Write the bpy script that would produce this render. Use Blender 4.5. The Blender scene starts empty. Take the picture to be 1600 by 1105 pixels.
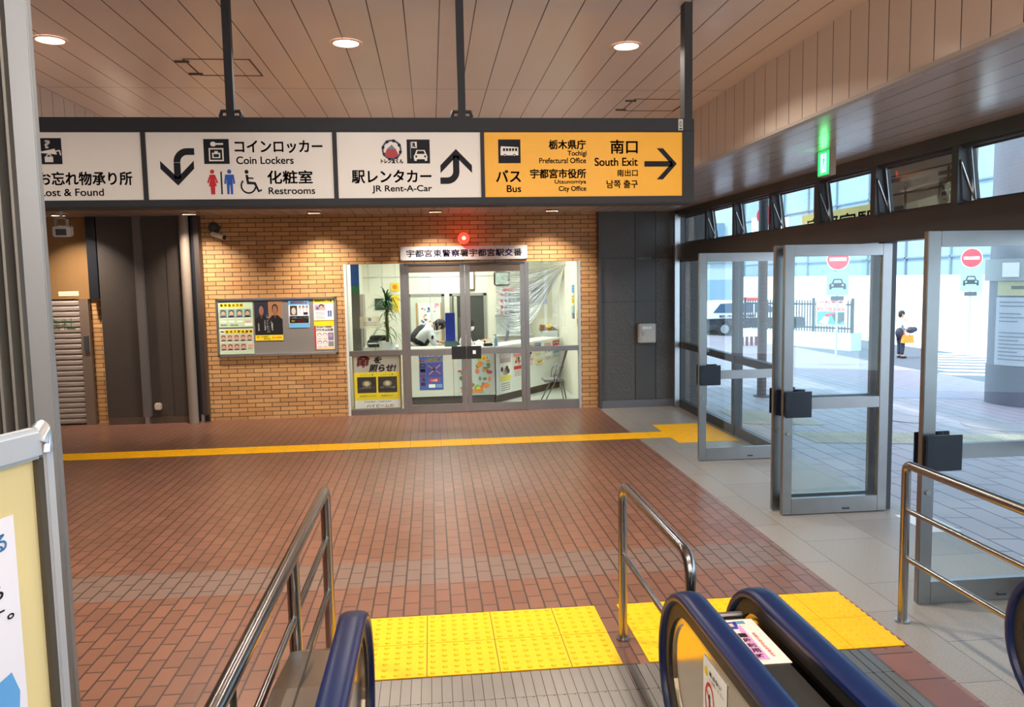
import bpy, bmesh, math, random
from mathutils import Vector, Matrix, Euler
random.seed(7)
PI = math.pi
S = bpy.context.scene
COL = S.collection

# ------------------------------------------------------------ camera, world, sun, exposure
cam_d = bpy.data.cameras.new('camera'); cam = bpy.data.objects.new('camera', cam_d); COL.objects.link(cam)
S.camera = cam
cam_d.sensor_width = 36.0; cam_d.sensor_fit = 'HORIZONTAL'; cam_d.lens = 1250.0/1600*36; cam_d.clip_start = 0.05; cam_d.clip_end = 400
YAW, PITCH, ROLL = 0.0989716, 0.0936315, -0.0179838
fw = Vector((math.sin(YAW)*math.cos(PITCH), math.cos(YAW)*math.cos(PITCH), -math.sin(PITCH)))
r0 = Vector((math.cos(YAW), -math.sin(YAW), 0)); u0 = r0.cross(fw)
r1 = math.cos(ROLL)*r0 + math.sin(ROLL)*u0; u1 = -math.sin(ROLL)*r0 + math.cos(ROLL)*u0
M = Matrix((r1, u1, -fw)).transposed().to_4x4(); M.translation = (0, 0, 2.2)
cam.matrix_world = M

S.view_settings.view_transform = 'Standard'; S.view_settings.look = 'None'
S.view_settings.gamma = 1; S.view_settings.use_curve_mapping = False
S.view_settings.exposure = 0.05
W = bpy.data.worlds.new('sky'); S.world = W; W.use_nodes = True
bg = W.node_tree.nodes['Background']; bg.inputs[0].default_value = (0.66, 0.83, 1.0, 1); bg.inputs[1].default_value = 3.4
sun_d = bpy.data.lights.new('sun', 'SUN'); sun = bpy.data.objects.new('sun', sun_d); COL.objects.link(sun)
sun_d.energy = 4.0; sun_d.angle = 0.05; sun_d.color = (1, .97, .92)
sun.rotation_euler = Vector((0.62, 0.35, -0.80)).to_track_quat('-Z', 'Y').to_euler()

# ------------------------------------------------------------ materials
def s2l(c):
    return tuple((x/12.92 if x <= .04045 else ((x+.055)/1.055)**2.4) for x in c)
def rgb(r, g, b): return s2l((r/255, g/255, b/255))
MATS = {}
def mat(name, col=(.5, .5, .5), rough=.5, metal=0, spec=.5, emit=None, estr=0, noise=0, nscale=20, bump=0, bscale=60, coat=0, trans=0):
    if name in MATS: return MATS[name]
    m = bpy.data.materials.new(name); m.use_nodes = True; nt = m.node_tree; b = nt.nodes['Principled BSDF']
    b.inputs['Base Color'].default_value = (*col, 1); b.inputs['Roughness'].default_value = rough
    b.inputs['Metallic'].default_value = metal; b.inputs['Specular IOR Level'].default_value = spec
    b.inputs['Coat Weight'].default_value = coat; b.inputs['Coat Roughness'].default_value = .12
    if emit: b.inputs['Emission Color'].default_value = (*emit, 1); b.inputs['Emission Strength'].default_value = estr
    tc = nt.nodes.new('ShaderNodeTexCoord')
    if noise or bump:
        n = nt.nodes.new('ShaderNodeTexNoise'); n.inputs['Scale'].default_value = nscale; n.inputs['Detail'].default_value = 4
        nt.links.new(tc.outputs['Object'], n.inputs['Vector'])
    if noise:
        mx = nt.nodes.new('ShaderNodeMixRGB'); mx.blend_type = 'MULTIPLY'; mx.inputs[0].default_value = 1
        rm = nt.nodes.new('ShaderNodeMapRange'); rm.inputs['To Min'].default_value = 1-noise; rm.inputs['To Max'].default_value = 1+noise
        nt.links.new(n.outputs['Fac'], rm.inputs[0]); mx.inputs[1].default_value = (*col, 1)
        nt.links.new(rm.outputs[0], mx.inputs[2]); nt.links.new(mx.outputs[0], b.inputs['Base Color'])
    if bump:
        n2 = nt.nodes.new('ShaderNodeTexNoise'); n2.inputs['Scale'].default_value = bscale
        nt.links.new(tc.outputs['Object'], n2.inputs['Vector'])
        bp = nt.nodes.new('ShaderNodeBump'); bp.inputs['Strength'].default_value = bump; bp.inputs['Distance'].default_value = .01
        nt.links.new(n2.outputs['Fac'], bp.inputs['Height']); nt.links.new(bp.outputs[0], b.inputs['Normal'])
    MATS[name] = m; return m
def paint(r, g, b, rough=.55):
    return mat('paint_%d_%d_%d' % (r, g, b), rgb(r, g, b), rough)
def brickmat(name, axes, bw, rh, mortar, c1, c2, cm, rough=.6, offset=.5, bump=.6, shift=(0, 0), coat=0, noise=.25, nscale=3, bands=None, spec=.5, metal=0, fine=None):
    """brick texture on two object axes, e.g. 'yx'; bands = (axis, lo, hi, colour)"""
    if name in MATS: return MATS[name]
    m = bpy.data.materials.new(name); m.use_nodes = True; nt = m.node_tree; b = nt.nodes['Principled BSDF']; N = nt.nodes.new; L = nt.links.new
    b.inputs['Roughness'].default_value = rough; b.inputs['Coat Weight'].default_value = coat; b.inputs['Coat Roughness'].default_value = .15
    b.inputs['Specular IOR Level'].default_value = spec; b.inputs['Metallic'].default_value = metal
    tc = N('ShaderNodeTexCoord'); sp = N('ShaderNodeSeparateXYZ'); cb = N('ShaderNodeCombineXYZ'); L(tc.outputs['Object'], sp.inputs[0])
    for k in (0, 1):
        ad = N('ShaderNodeMath'); ad.operation = 'ADD'; ad.inputs[1].default_value = shift[k]+100*(bw if k == 0 else rh)*2
        L(sp.outputs['xyz'.index(axes[k])], ad.inputs[0]); L(ad.outputs[0], cb.inputs[k])
    br = N('ShaderNodeTexBrick'); br.inputs['Scale'].default_value = 1; br.inputs['Brick Width'].default_value = bw; br.inputs['Row Height'].default_value = rh
    br.inputs['Mortar Size'].default_value = mortar; br.inputs['Mortar Smooth'].default_value = .1; br.offset = offset; br.squash = 1
    br.inputs['Color1'].default_value = (*c1, 1); br.inputs['Color2'].default_value = (*c2, 1); br.inputs['Mortar'].default_value = (*cm, 1)
    L(cb.outputs[0], br.inputs['Vector'])
    n = N('ShaderNodeTexNoise'); n.inputs['Scale'].default_value = nscale; n.inputs['Detail'].default_value = 6; L(tc.outputs['Object'], n.inputs['Vector'])
    rm = N('ShaderNodeMapRange'); rm.inputs['To Min'].default_value = 1-noise; rm.inputs['To Max'].default_value = 1+noise; L(n.outputs['Fac'], rm.inputs[0])
    mx = N('ShaderNodeMixRGB'); mx.blend_type = 'MULTIPLY'; mx.inputs[0].default_value = 1; L(br.outputs['Color'], mx.inputs[1]); L(rm.outputs[0], mx.inputs[2])
    out = mx.outputs[0]
    for (ax, lo, hi, colr, fac) in (bands or []):
        g1 = N('ShaderNodeMath'); g1.operation = 'GREATER_THAN'; g1.inputs[1].default_value = lo; L(sp.outputs['xyz'.index(ax)], g1.inputs[0])
        g2 = N('ShaderNodeMath'); g2.operation = 'LESS_THAN'; g2.inputs[1].default_value = hi; L(sp.outputs['xyz'.index(ax)], g2.inputs[0])
        g3 = N('ShaderNodeMath'); g3.operation = 'MULTIPLY'; L(g1.outputs[0], g3.inputs[0]); L(g2.outputs[0], g3.inputs[1])
        inv = N('ShaderNodeMath'); inv.operation = 'SUBTRACT'; inv.inputs[0].default_value = 1; L(br.outputs['Fac'], inv.inputs[1])
        g4 = N('ShaderNodeMath'); g4.operation = 'MULTIPLY'; L(g3.outputs[0], g4.inputs[0]); L(inv.outputs[0], g4.inputs[1])
        g5 = N('ShaderNodeMath'); g5.operation = 'MULTIPLY'; L(g4.outputs[0], g5.inputs[0]); g5.inputs[1].default_value = fac
        m2 = N('ShaderNodeMixRGB'); L(g5.outputs[0], m2.inputs[0]); L(out, m2.inputs[1]); m2.inputs[2].default_value = (*colr, 1); out = m2.outputs[0]
    L(out, b.inputs['Base Color'])
    bp = N('ShaderNodeBump'); bp.inputs['Strength'].default_value = bump; bp.inputs['Distance'].default_value = .004; bp.invert = True
    L(br.outputs['Fac'], bp.inputs['Height'])
    if fine:
        n3 = N('ShaderNodeTexNoise'); n3.inputs['Scale'].default_value = fine[0]; L(tc.outputs['Object'], n3.inputs['Vector'])
        b2 = N('ShaderNodeBump'); b2.inputs['Strength'].default_value = fine[1]; b2.inputs['Distance'].default_value = .004
        L(n3.outputs['Fac'], b2.inputs['Height']); L(bp.outputs[0], b2.inputs['Normal']); L(b2.outputs[0], b.inputs['Normal'])
    else: L(bp.outputs[0], b.inputs['Normal'])
    MATS[name] = m; return m
def glass(name='clear_glass', tint=(.93, .97, .97), refl=1.0):
    if name in MATS: return MATS[name]
    m = bpy.data.materials.new(name); m.use_nodes = True; nt = m.node_tree; nt.nodes.clear(); N = nt.nodes.new
    o = N('ShaderNodeOutputMaterial'); t = N('ShaderNodeBsdfTransparent'); g = N('ShaderNodeBsdfGlossy'); x = N('ShaderNodeMixShader'); geo = N('ShaderNodeNewGeometry')
    t.inputs[0].default_value = (*tint, 1); g.inputs['Roughness'].default_value = .01; g.inputs[0].default_value = (refl, refl, refl, 1)
    prev = None
    for op, v in (('DOT', 0), ('ABSOLUTE', 0), ('SUB', 0), ('POWER', 5), ('MULTIPLY', .5), ('ADD', .03)):
        if op == 'DOT': q = N('ShaderNodeVectorMath'); q.operation = 'DOT_PRODUCT'; nt.links.new(geo.outputs['Incoming'], q.inputs[0]); nt.links.new(geo.outputs['Normal'], q.inputs[1]); prev = q.outputs['Value']; continue
        q = N('ShaderNodeMath'); q.operation = {'SUB': 'SUBTRACT'}.get(op, op)
        if op == 'SUB': q.inputs[0].default_value = 1; nt.links.new(prev, q.inputs[1])
        else: nt.links.new(prev, q.inputs[0]); q.inputs[1].default_value = v
        prev = q.outputs[0]
    nt.links.new(prev, x.inputs[0]); nt.links.new(t.outputs[0], x.inputs[1]); nt.links.new(g.outputs[0], x.inputs[2]); nt.links.new(x.outputs[0], o.inputs[0])
    MATS[name] = m; return m
def film(name, alpha=.35):
    if name in MATS: return MATS[name]
    m = bpy.data.materials.new(name); m.use_nodes = True; nt = m.node_tree; b = nt.nodes['Principled BSDF']
    b.inputs['Base Color'].default_value = (.9, .95, .95, 1); b.inputs['Alpha'].default_value = alpha; b.inputs['Roughness'].default_value = .15
    MATS[name] = m; return m

STEEL = mat('brushed_steel', (.36, .35, .34), .28, 1, noise=.12, nscale=9)
ALU = mat('anodised_aluminium', (.30, .295, .29), .34, 1, noise=.12, nscale=6)
ALU_L = mat('light_aluminium', (.55, .56, .58), .35, 1)
DARK = mat('dark_brown_frame', (.032, .033, .038), .42, 0)
BLACK = mat('black_plastic', (.012, .013, .016), .3)
GLASS = glass()
RAILM = mat('rail_steel', (.33, .32, .315), .22, 1, noise=.12, nscale=5)
SIGNF = mat('sign_frame_charcoal', (.036, .036, .039), .6, spec=.2)
INK = mat('sign_ink', (.020, .020, .024), .6, spec=.1)
PIPEM = mat('grey_brown_pipe', (.22, .17, .13), .45)

# ------------------------------------------------------------ mesh builder
class MB:
    def __init__(s): s.v = []; s.f = []; s.mi = []; s.m = []
    def _m(s, m):
        if m not in s.m: s.m.append(m)
        return s.m.index(m)
    def add(s, vs, fs, m):
        o = len(s.v); s.v += [tuple(v) for v in vs]; k = s._m(m)
        for f in fs: s.f.append(tuple(i+o for i in f)); s.mi.append(k)
        return s
    def box(s, x0, x1, y0, y1, z0, z1, m, bev=0):
        if bev:
            bm = bmesh.new(); bmesh.ops.create_cube(bm, size=1)
            bmesh.ops.scale(bm, vec=(x1-x0, y1-y0, z1-z0), verts=bm.verts); bmesh.ops.translate(bm, vec=((x0+x1)/2, (y0+y1)/2, (z0+z1)/2), verts=bm.verts)
            bmesh.ops.bevel(bm, geom=bm.edges[:], offset=bev, segments=2, affect='EDGES')
            bm.verts.index_update(); s.add([v.co[:] for v in bm.verts], [[v.index for v in f.verts] for f in bm.faces], m); bm.free(); return s
        v = [(x, y, z) for x in (x0, x1) for y in (y0, y1) for z in (z0, z1)]
        return s.add(v, [(0, 1, 3, 2), (4, 6, 7, 5), (0, 4, 5, 1), (2, 3, 7, 6), (0, 2, 6, 4), (1, 5, 7, 3)], m)
    def prism(s, pts, a0, a1, m, plane='xz'):
        """polygon pts in plane, extruded along the other axis from a0 to a1"""
        def P(p, a):
            return (p[0], a, p[1]) if plane == 'xz' else ((a, p[0], p[1]) if plane == 'yz' else (p[0], p[1], a))
        n = len(pts); v = [P(p, a0) for p in pts]+[P(p, a1) for p in pts]
        f = [tuple(range(n))[::-1], tuple(range(n, 2*n))]+[(i, (i+1) % n, n+(i+1) % n, n+i) for i in range(n)]
        return s.add(v, f, m)
    def tube(s, pts, r, m, n=12, cap=True):
        """swept tube through points with rounded mitres; r number or list"""
        P = [Vector(p) for p in pts]; R = r if isinstance(r, (list, tuple)) else [r]*len(P)
        vs = []; ref = None
        for i, p in enumerate(P):
            t = ((P[i]-P[i-1]).normalized() if i else Vector())+((P[i+1]-P[i]).normalized() if i < len(P)-1 else Vector()); t.normalize()
            if ref is None: ref = Vector((0, 0, 1)) if abs(t.z) < .9 else Vector((1, 0, 0))
            a = (ref-t*ref.dot(t)).normalized(); b = t.cross(a); ref = a
            for k in range(n): an = 2*PI*k/n; vs.append(p+(a*math.cos(an)+b*math.sin(an))*R[i])
        fs = [(i*n+k, i*n+(k+1) % n, (i+1)*n+(k+1) % n, (i+1)*n+k) for i in range(len(P)-1) for k in range(n)]
        if cap: fs += [tuple(range(n))[::-1], tuple((len(P)-1)*n+k for k in range(n))]
        return s.add(vs, fs, m)
    def ball(s, c, rx, ry, rz, m, nu=14, nv=9):
        vs = [(c[0], c[1], c[2]-rz)]
        for j in range(1, nv):
            a = -PI/2+PI*j/nv
            for i in range(nu): b = 2*PI*i/nu; vs.append((c[0]+rx*math.cos(a)*math.cos(b), c[1]+ry*math.cos(a)*math.sin(b), c[2]+rz*math.sin(a)))
        vs.append((c[0], c[1], c[2]+rz)); L = len(vs)-1
        fs = [(0, 1+(i+1) % nu, 1+i) for i in range(nu)]+[(L, L-nu+i, L-nu+(i+1) % nu) for i in range(nu)]
        fs += [(1+j*nu+i, 1+j*nu+(i+1) % nu, 1+(j+1)*nu+(i+1) % nu, 1+(j+1)*nu+i) for j in range(nv-2) for i in range(nu)]
        return s.add(vs, fs, m)
    def lathe(s, prof, c, m, n=24):
        vs = [(c[0]+r*math.cos(2*PI*k/n), c[1]+r*math.sin(2*PI*k/n), c[2]+z) for r, z in prof for k in range(n)]
        fs = [(i*n+k, i*n+(k+1) % n, (i+1)*n+(k+1) % n, (i+1)*n+k) for i in range(len(prof)-1) for k in range(n)]
        return s.add(vs, fs, m)
    def tris(s, vf, M4, m):
        return s.add([M4 @ Vector(v) for v in vf[0]], vf[1], m)
    def build(s, name, parent=None, smooth=False, loc=None, rot=None):
        me = bpy.data.meshes.new(name); me.from_pydata(s.v, [], s.f)
        for m in s.m: me.materials.append(m)
        me.polygons.foreach_set('material_index', s.mi)
        bm = bmesh.new(); bm.from_mesh(me); bmesh.ops.recalc_face_normals(bm, faces=bm.faces); bm.to_mesh(me); bm.free()
        if smooth: 
            me.polygons.foreach_set('use_smooth', [True]*len(me.polygons))
            try: me.set_sharp_from_angle(angle=math.radians(40))
            except Exception: pass
        me.update(); o = bpy.data.objects.new(name, me); COL.objects.link(o)
        if parent: o.parent = parent
        if loc: o.location = loc
        if rot: o.rotation_euler = rot
        return o
def tag(o, label, cat, group=None):
    o['label'] = label; o['category'] = cat
    if group: o['group'] = group
    return o
def struct(o): o['kind'] = 'structure'; return o
def thing(name, label, cat, loc=(0, 0, 0), rz=0, group=None):
    o = bpy.data.objects.new(name, None); COL.objects.link(o); o.location = loc; o.rotation_euler = (0, 0, rz); o.empty_display_size = .1
    return tag(o, label, cat, group)
def sthing(name, loc=(0, 0, 0), rz=0):
    o = bpy.data.objects.new(name, None); COL.objects.link(o); o.location = loc; o.rotation_euler = (0, 0, rz); return struct(o)

# ------------------------------------------------------------ lettering and flat artwork
TXT = {}
def textvf(body, bold=0.0, res=3):
    k = (body, bold, res)
    if k in TXT: return TXT[k]
    c = bpy.data.curves.new('lettering', 'FONT'); c.body = body; c.resolution_u = res; c.offset = bold
    o = bpy.data.objects.new('lettering', c); COL.objects.link(o); bpy.context.view_layer.update()
    me = bpy.data.meshes.new_from_object(o.evaluated_get(bpy.context.evaluated_depsgraph_get()))
    vs = [v.co.copy() for v in me.vertices]; fs = [tuple(p.vertices) for p in me.polygons]
    bpy.data.objects.remove(o); bpy.data.curves.remove(c); bpy.data.meshes.remove(me)
    if vs:
        x0 = min(v.x for v in vs); x1 = max(v.x for v in vs); y0 = min(v.y for v in vs); y1 = max(v.y for v in vs)
        vs = [((v.x-x0)/max(x1-x0, 1e-6), (v.y-y0)/max(y1-y0, 1e-6)) for v in vs]
    TXT[k] = (vs, fs); return TXT[k]
class Art(MB):
    """flat artwork facing -Y. (u,v): u right, v down; map gives x,z. Each layer sits a hair further out."""
    def __init__(s, x0, z0, kx=1, kz=1, y=0, step=.0006):
        super().__init__(); s.x0, s.z0, s.kx, s.kz, s.y, s.step = x0, z0, kx, kz, y, step
    def P(s, u, v, l): return (s.x0+u*s.kx, s.y-l*s.step, s.z0-v*s.kz)
    def poly(s, pts, m, l=1): return s.add([s.P(u, v, l) for u, v in pts], [tuple(range(len(pts)))], m)
    def rect(s, u0, v0, u1, v1, m, l=1): return s.poly([(u0, v0), (u1, v0), (u1, v1), (u0, v1)], m, l)
    def ell(s, cu, cv, ru, rv, m, l=2, n=20, a0=0, a1=2*PI): return s.poly([(cu+ru*math.cos(a0+(a1-a0)*k/n), cv+rv*math.sin(a0+(a1-a0)*k/n)) for k in range(n)], m, l)
    def ring(s, cu, cv, r0, r1, m, l=2, a0=0, a1=2*PI, n=28):
        vs = []
        for k in range(n+1):
            a = a0+(a1-a0)*k/n; vs += [s.P(cu+r0*math.cos(a), cv+r0*math.sin(a), l), s.P(cu+r1*math.cos(a), cv+r1*math.sin(a), l)]
        return s.add(vs, [(2*k, 2*k+1, 2*k+3, 2*k+2) for k in range(n)], m)
    def line(s, pts, w, m, l=2):
        for (a, b) in zip(pts, pts[1:]):
            d = Vector((b[0]-a[0], b[1]-a[1])); d.normalize(); n = Vector((-d.y, d.x))*w/2
            s.poly([(a[0]+n.x, a[1]+n.y), (b[0]+n.x, b[1]+n.y), (b[0]-n.x, b[1]-n.y), (a[0]-n.x, a[1]-n.y)], m, l)
        return s
    def text(s, body, u0, v0, u1, v1, m, l=2, bold=0.012, res=3, slant=0):
        vs, fs = textvf(body, 0, res); n = max(1, len(body)); em = abs(v1-v0); e = bold*em*1.1
        for dx, dy in (((-1, -1), (1, 1), (-1, 1), (1, -1)) if bold > .013 else ((0, 0),)):
            s.add([s.P(u0+e+(x*(u1-u0-2*e))+slant*y+dx*e, v1-e-y*(v1-v0-2*e)+dy*e, l) for x, y in vs], fs, m)
        return s
    def vtext(s, body, u0, v0, u1, v1, m, l=2, bold=.012):
        n = len(body); h = (v1-v0)/n
        for i, ch in enumerate(body): s.text(ch, u0, v0+i*h+.08*h, u1, v0+(i+1)*h-.08*h, m, l, bold, 2)
        return s
def sheet(name, label, cat, w, h, art, loc, rz=0, base=None, group=None, th=.002, parent=None, tilt=0):
    """a paper sheet/poster hung flat; art(a) draws in unit coords (0..1, 0..1)"""
    a = Art(0, 0, w, h, -th, .0008); a.box(0, w, -th, 0, -h, 0, base or paint(235, 235, 228))
    art(a); o = a.build(name, parent, loc=loc, rot=(0, tilt, rz))
    if label: tag(o, label, cat, group)
    return o
WHT = paint(238, 238, 232); YEL = paint(250, 215, 30); RED = paint(205, 40, 45); BLU = paint(30, 80, 170); SKIN = mat('skin', rgb(205, 160, 130), .6)
HAIR = mat('black_hair', (.012, .010, .010), .5); PBLK = paint(22, 22, 24); PGR = paint(190, 210, 170); PINK = paint(235, 150, 160); ORG = paint(240, 130, 40); GRN = paint(60, 150, 60)
SKY = paint(110, 180, 225); GREY = paint(130, 130, 132); NAVY = paint(25, 40, 110)
# ------------------------------------------------------------ the hall
FLOORB = brickmat('red_brick_paving', 'yx', .21, .105, .006, rgb(126, 85, 66), rgb(113, 76, 59), rgb(68, 51, 44), rough=.34, bump=1.0, shift=(.02, .03), noise=.16, nscale=1.3,
                  bands=[('y', 5.67, 6.19, rgb(116, 96, 86), .85)])
o = MB().box(-8, 2.752, -4, 13.3, -.3, 0, FLOORB).build('floor'); struct(o)
GRAN = brickmat('speckled_granite', 'yx', .92, .62, .003, rgb(142, 135, 126), rgb(134, 127, 119), rgb(84, 76, 70), rough=.42, bump=.4, shift=(.3, .1), noise=.5, nscale=95, offset=.5)
struct(MB().box(2.752, 4.32, -4, 13.3, -.3, 0, GRAN).build('floor_granite'))
struct(MB().box(2.49, 2.72, 1.2, 4.25, 0, .003, brickmat('edge_brick', 'yx', .3, .4, .005, rgb(118, 78, 68), rgb(108, 70, 60), rgb(50, 40, 36), rough=.45, offset=0)).build('trim_1'))

YT = mat('yellow_tactile', rgb(240, 178, 0), .5, spec=.3, noise=.06, nscale=8)
YTJ = mat('tactile_joint', rgb(120, 95, 30), .8)
def guide_line():
    t = thing('tactile_guide_line', 'long straight yellow tactile line crossing the brick floor in front of the police box', 'tactile paving')
    MB().box(-7.3, 3.19, 10.486, 10.904, -.001, .002, YTJ).build('mortar_bed', t)
    x = -7.3
    while x < 3.1:
        b = MB()
        x1 = min(x+.405, 3.2)
        b.box(x, x1, 10.49, 10.90, 0, .005, YT)
        for k in range(4): b.box(x+.02, x1-.02, 10.54+k*.093, 10.58+k*.093, .005, .009, YT)
        x += .41; b.build('ribbed_tile', t)
    return t
guide_line()
def dot_tiles(name, label, x0, y0, nx, ny, s=.41, rows=6, skipx=None, w_last=None):
    t = thing(name, label, 'tactile paving', (x0, y0, 0))
    MB().box(0, s*(nx-1)+(w_last or s), 0, s*ny, -.001, .002, YTJ).build('mortar_bed', t)
    for i in range(nx):
        w = (w_last or s) if i == nx-1 else s
        for j in range(ny):
            b = MB(); d = b
            b.box(i*s+.003, i*s+w-.003, j*s+.003, (j+1)*s-.003, 0, .006, YT)
            for p in range(int(round(rows*w/s))):
                for q in range(rows):
                    cx = i*s+(p+.5)*s/rows; cy = j*s+(q+.5)*s/rows
                    n = 10; v = [(cx+.017*math.cos(2*PI*k/n), cy+.017*math.sin(2*PI*k/n), .006) for k in range(n)]+[(cx+.011*math.cos(2*PI*k/n), cy+.011*math.sin(2*PI*k/n), .014) for k in range(n)]
                    d.add(v, [(k, (k+1) % n, n+(k+1) % n, n+k) for k in range(n)]+[tuple(range(n, 2*n))], YT)
            b.build('studded_tile', t)
    return t
dot_tiles('tactile_warning_tiles', 'yellow studded tactile tiles before the left escalator plate, between the steel railings', -.492, 4.285, 4, 2, w_last=.293)
dot_tiles('tactile_warning_tiles', 'yellow studded tactile tiles before the right escalator plate, beside the granite floor', 1.18, 4.285, 4, 2, w_last=.32)
t = thing('tactile_block', 'square of ribbed yellow tactile tiles on the granite where the guide line ends', 'tactile paving', (3.20, 10.13, 0))
b = MB().box(0, .82, 0, 1.3, -.001, .004, YT)
for k in range(16): b.box(.02, .80, .03+k*.08, .07+k*.08, .004, .008, YT)
b.build('ribbed_tiles', t)

# walls
BRW = brickmat('orange_wall_brick', 'xz', .262, .0705, .0055, rgb(198, 150, 94), rgb(176, 126, 76), rgb(80, 58, 38), rough=.55, bump=1.0, shift=(0, .02), noise=.22, nscale=2.5)
b = MB()
b.box(-3.6, -1.39, 13.2, 13.5, 0, 3.265, BRW); b.box(2.48, 2.78, 13.2, 13.5, 0, 3.265, BRW); b.box(-1.39, 2.48, 13.2, 13.5, 2.475, 3.265, BRW)
struct(b.build('wall_front'))
struct(MB().box(-5.62, -5.15, 13.3, 13.5, 0, 3.265, BRW).build('wall_front_left')); struct(MB().box(-8, -5.62, 13.27, 13.5, 0, 2.0, BLACK).build('wall_shutter_light_block'))  # black backing added behind the shutter to stop outdoor light leaking under it
struct(MB().box(-8.2, -8, -4, 13.5, -.3, 4.4, paint(120, 105, 92)).build('wall_left'))
struct(MB().box(-8.2, 4.3, -4.2, -4, -.3, 4.4, paint(120, 105, 92)).build('wall_back'))
# ceilings
CW = dict(rough=.42, coat=.25, noise=.05, nscale=2, bump=.9)
UPC = brickmat('ceiling_panel_upper', 'yx', 6.95, .2105, .004, rgb(226, 213, 203), rgb(223, 210, 200), rgb(60, 48, 40), offset=0, shift=(0, .117), **CW)
struct(MB().box(-3.10, 2.62, -4, 9.6, 3.80, 4.2, UPC).build('ceiling'))
LPC = brickmat('ceiling_panel_lower', 'yx', 6.95, .2105, .004, rgb(190, 178, 170), rgb(187, 175, 167), rgb(60, 48, 40), offset=0, shift=(0, .117), rough=.26, coat=.35, noise=.04, nscale=2, bump=.9)
b = MB(); b.box(2.62, 4.12, -4, 13.6, 3.265, 3.5, LPC); b.box(-3.10, 2.62, 9.6, 13.6, 3.265, 3.5, LPC); b.box(-8.1, -3.10, -4, 13.6, 3.265, 3.5, LPC)
struct(b.build('ceiling_lower'))
VPY = brickmat('fascia_panel_side', 'zy', 3, .2105, .004, rgb(200, 184, 170), rgb(196, 180, 166), rgb(60, 48, 40), offset=0, **CW)
VPX = brickmat('fascia_panel_end', 'zx', 3, .2105, .004, rgb(200, 184, 170), rgb(196, 180, 166), rgb(60, 48, 40), offset=0, **CW)
struct(MB().box(2.605, 2.70, -4, 9.6, 3.262, 3.85, VPY).build('trim_2'))
struct(MB().box(-3.18, -3.085, -4, 9.6, 3.262, 3.85, VPY).build('trim_3'))
struct(MB().box(-3.10, 2.62, 9.585, 9.68, 3.262, 3.85, VPX).build('trim_4'))
EDGE = paint(170, 160, 150, .4)
struct(MB().box(2.59, 2.64, -4, 9.62, 3.245, 3.268, EDGE).build('trim_5'))
struct(MB().box(-8.2, 4.4, -4.2, 13.6, 4.2, 4.5, paint(90, 88, 86)).build('ceiling_roof'))  # unseen roof slab over the hall, added so the sun doesn't leak in

# ------------------------------------------------------------ right glazed wall (plane x = 4.12)
GX0, GX1 = 4.10, 4.20
b = MB()
b.box(4.04, 4.22, -4, 13.1, 2.465, 2.70, DARK)                      # door header beam
b.box(4.06, 4.24, -4, 13.1, 3.16, 3.27, DARK)
for y in (12.95, 6.95, 4.78, 2.7, .6, -1.5): b.box(4.08, 4.20, y-.05, y+.05, 0, 2.47, DARK)
b.box(4.08, 4.20, 9.08, 9.18, 0, 2.47, DARK)
b.box(4.08, 4.20, 10.48, 10.58, 0, 2.47, DARK)
struct(b.build('wall_right'))
# fixed lower bays
def bay(n, y0, y1, mid=1.05):
    t = sthing('window_%d' % n, (4.12, y0, 0)); w = y1-y0; f = MB()
    f.box(-.03, .05, 0, w, 0, .13, DARK); f.box(-.03, .05, 0, w, mid-.05, mid+.05, DARK); f.box(-.02, .04, 0, w, 2.42, 2.47, DARK)
    f.build('window_frame', t)
    MB().box(.005, .013, .02, w-.02, .13, 2.42, GLASS).build('pane', t)
    return t
bay(1, 10.58, 12.9); bay(2, 9.18, 10.48); bay(3, 2.75, 4.73); bay(4, .65, 2.65); bay(5, -1.45, .55)
struct(MB().box(4.00, 4.09, 12.9, 13.0, 0, 3.2, ALU_L).build('trim_6'))
# transom hopper windows with stay arms
def transom(n, y0, y1, tilt=.13, fixed=False):
    t = sthing('window_%d' % n, (4.12, y0, 2.70)); w = y1-y0
    f = MB(); f.box(-.05, .07, -.04, .04, 0, .47, DARK); f.box(-.02, .05, .04, w-.04, 0, .025, DARK); f.box(-.02, .05, .04, w-.04, .44, .47, DARK); f.build('window_frame', t)
    fr = MB(); a = .03
    for (p0, p1, q0, q1) in ((.06, w-.06, -.44, -.41), (.06, w-.06, -.03, 0), (.06, .09, -.44, 0), (w-.09, w-.06, -.44, 0)): fr.box(-.012, .014, p0, p1, q0, q1, DARK)
    if not fixed: fr.box(-.02, -.012, w-.085, w-.065, -.43, -.01, ALU_L)
    so = fr.build('sash', t, loc=(.04, 0, .455), rot=(0, -0 if fixed else -tilt, 0))
    g = MB().box(-.003, .003, .08, w-.08, -.42, -.02, GLASS).build('pane', so)
    if not fixed:
        for yy, mm in ((.055, DARK), (w-.05, ALU_L)):
            MB().tube([(-.03, yy, .33), (.085, yy, .05)], .007, mm, 6).build('stay_arm', t)
            MB().tube([(-.035, yy, .35), (-.01, yy, .045), (.06, yy, .03)], .006, DARK, 6).build('stay_hinge', t)
    return t
ys = [12.9, 11.62, 10.53, 9.35, 8.20, 7.10, 5.94, 4.77, 3.6, 2.43, 1.26, .09, -1.08]
for i in range(12): transom(6+i, ys[i+1], ys[i], fixed=(i == 0))
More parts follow.
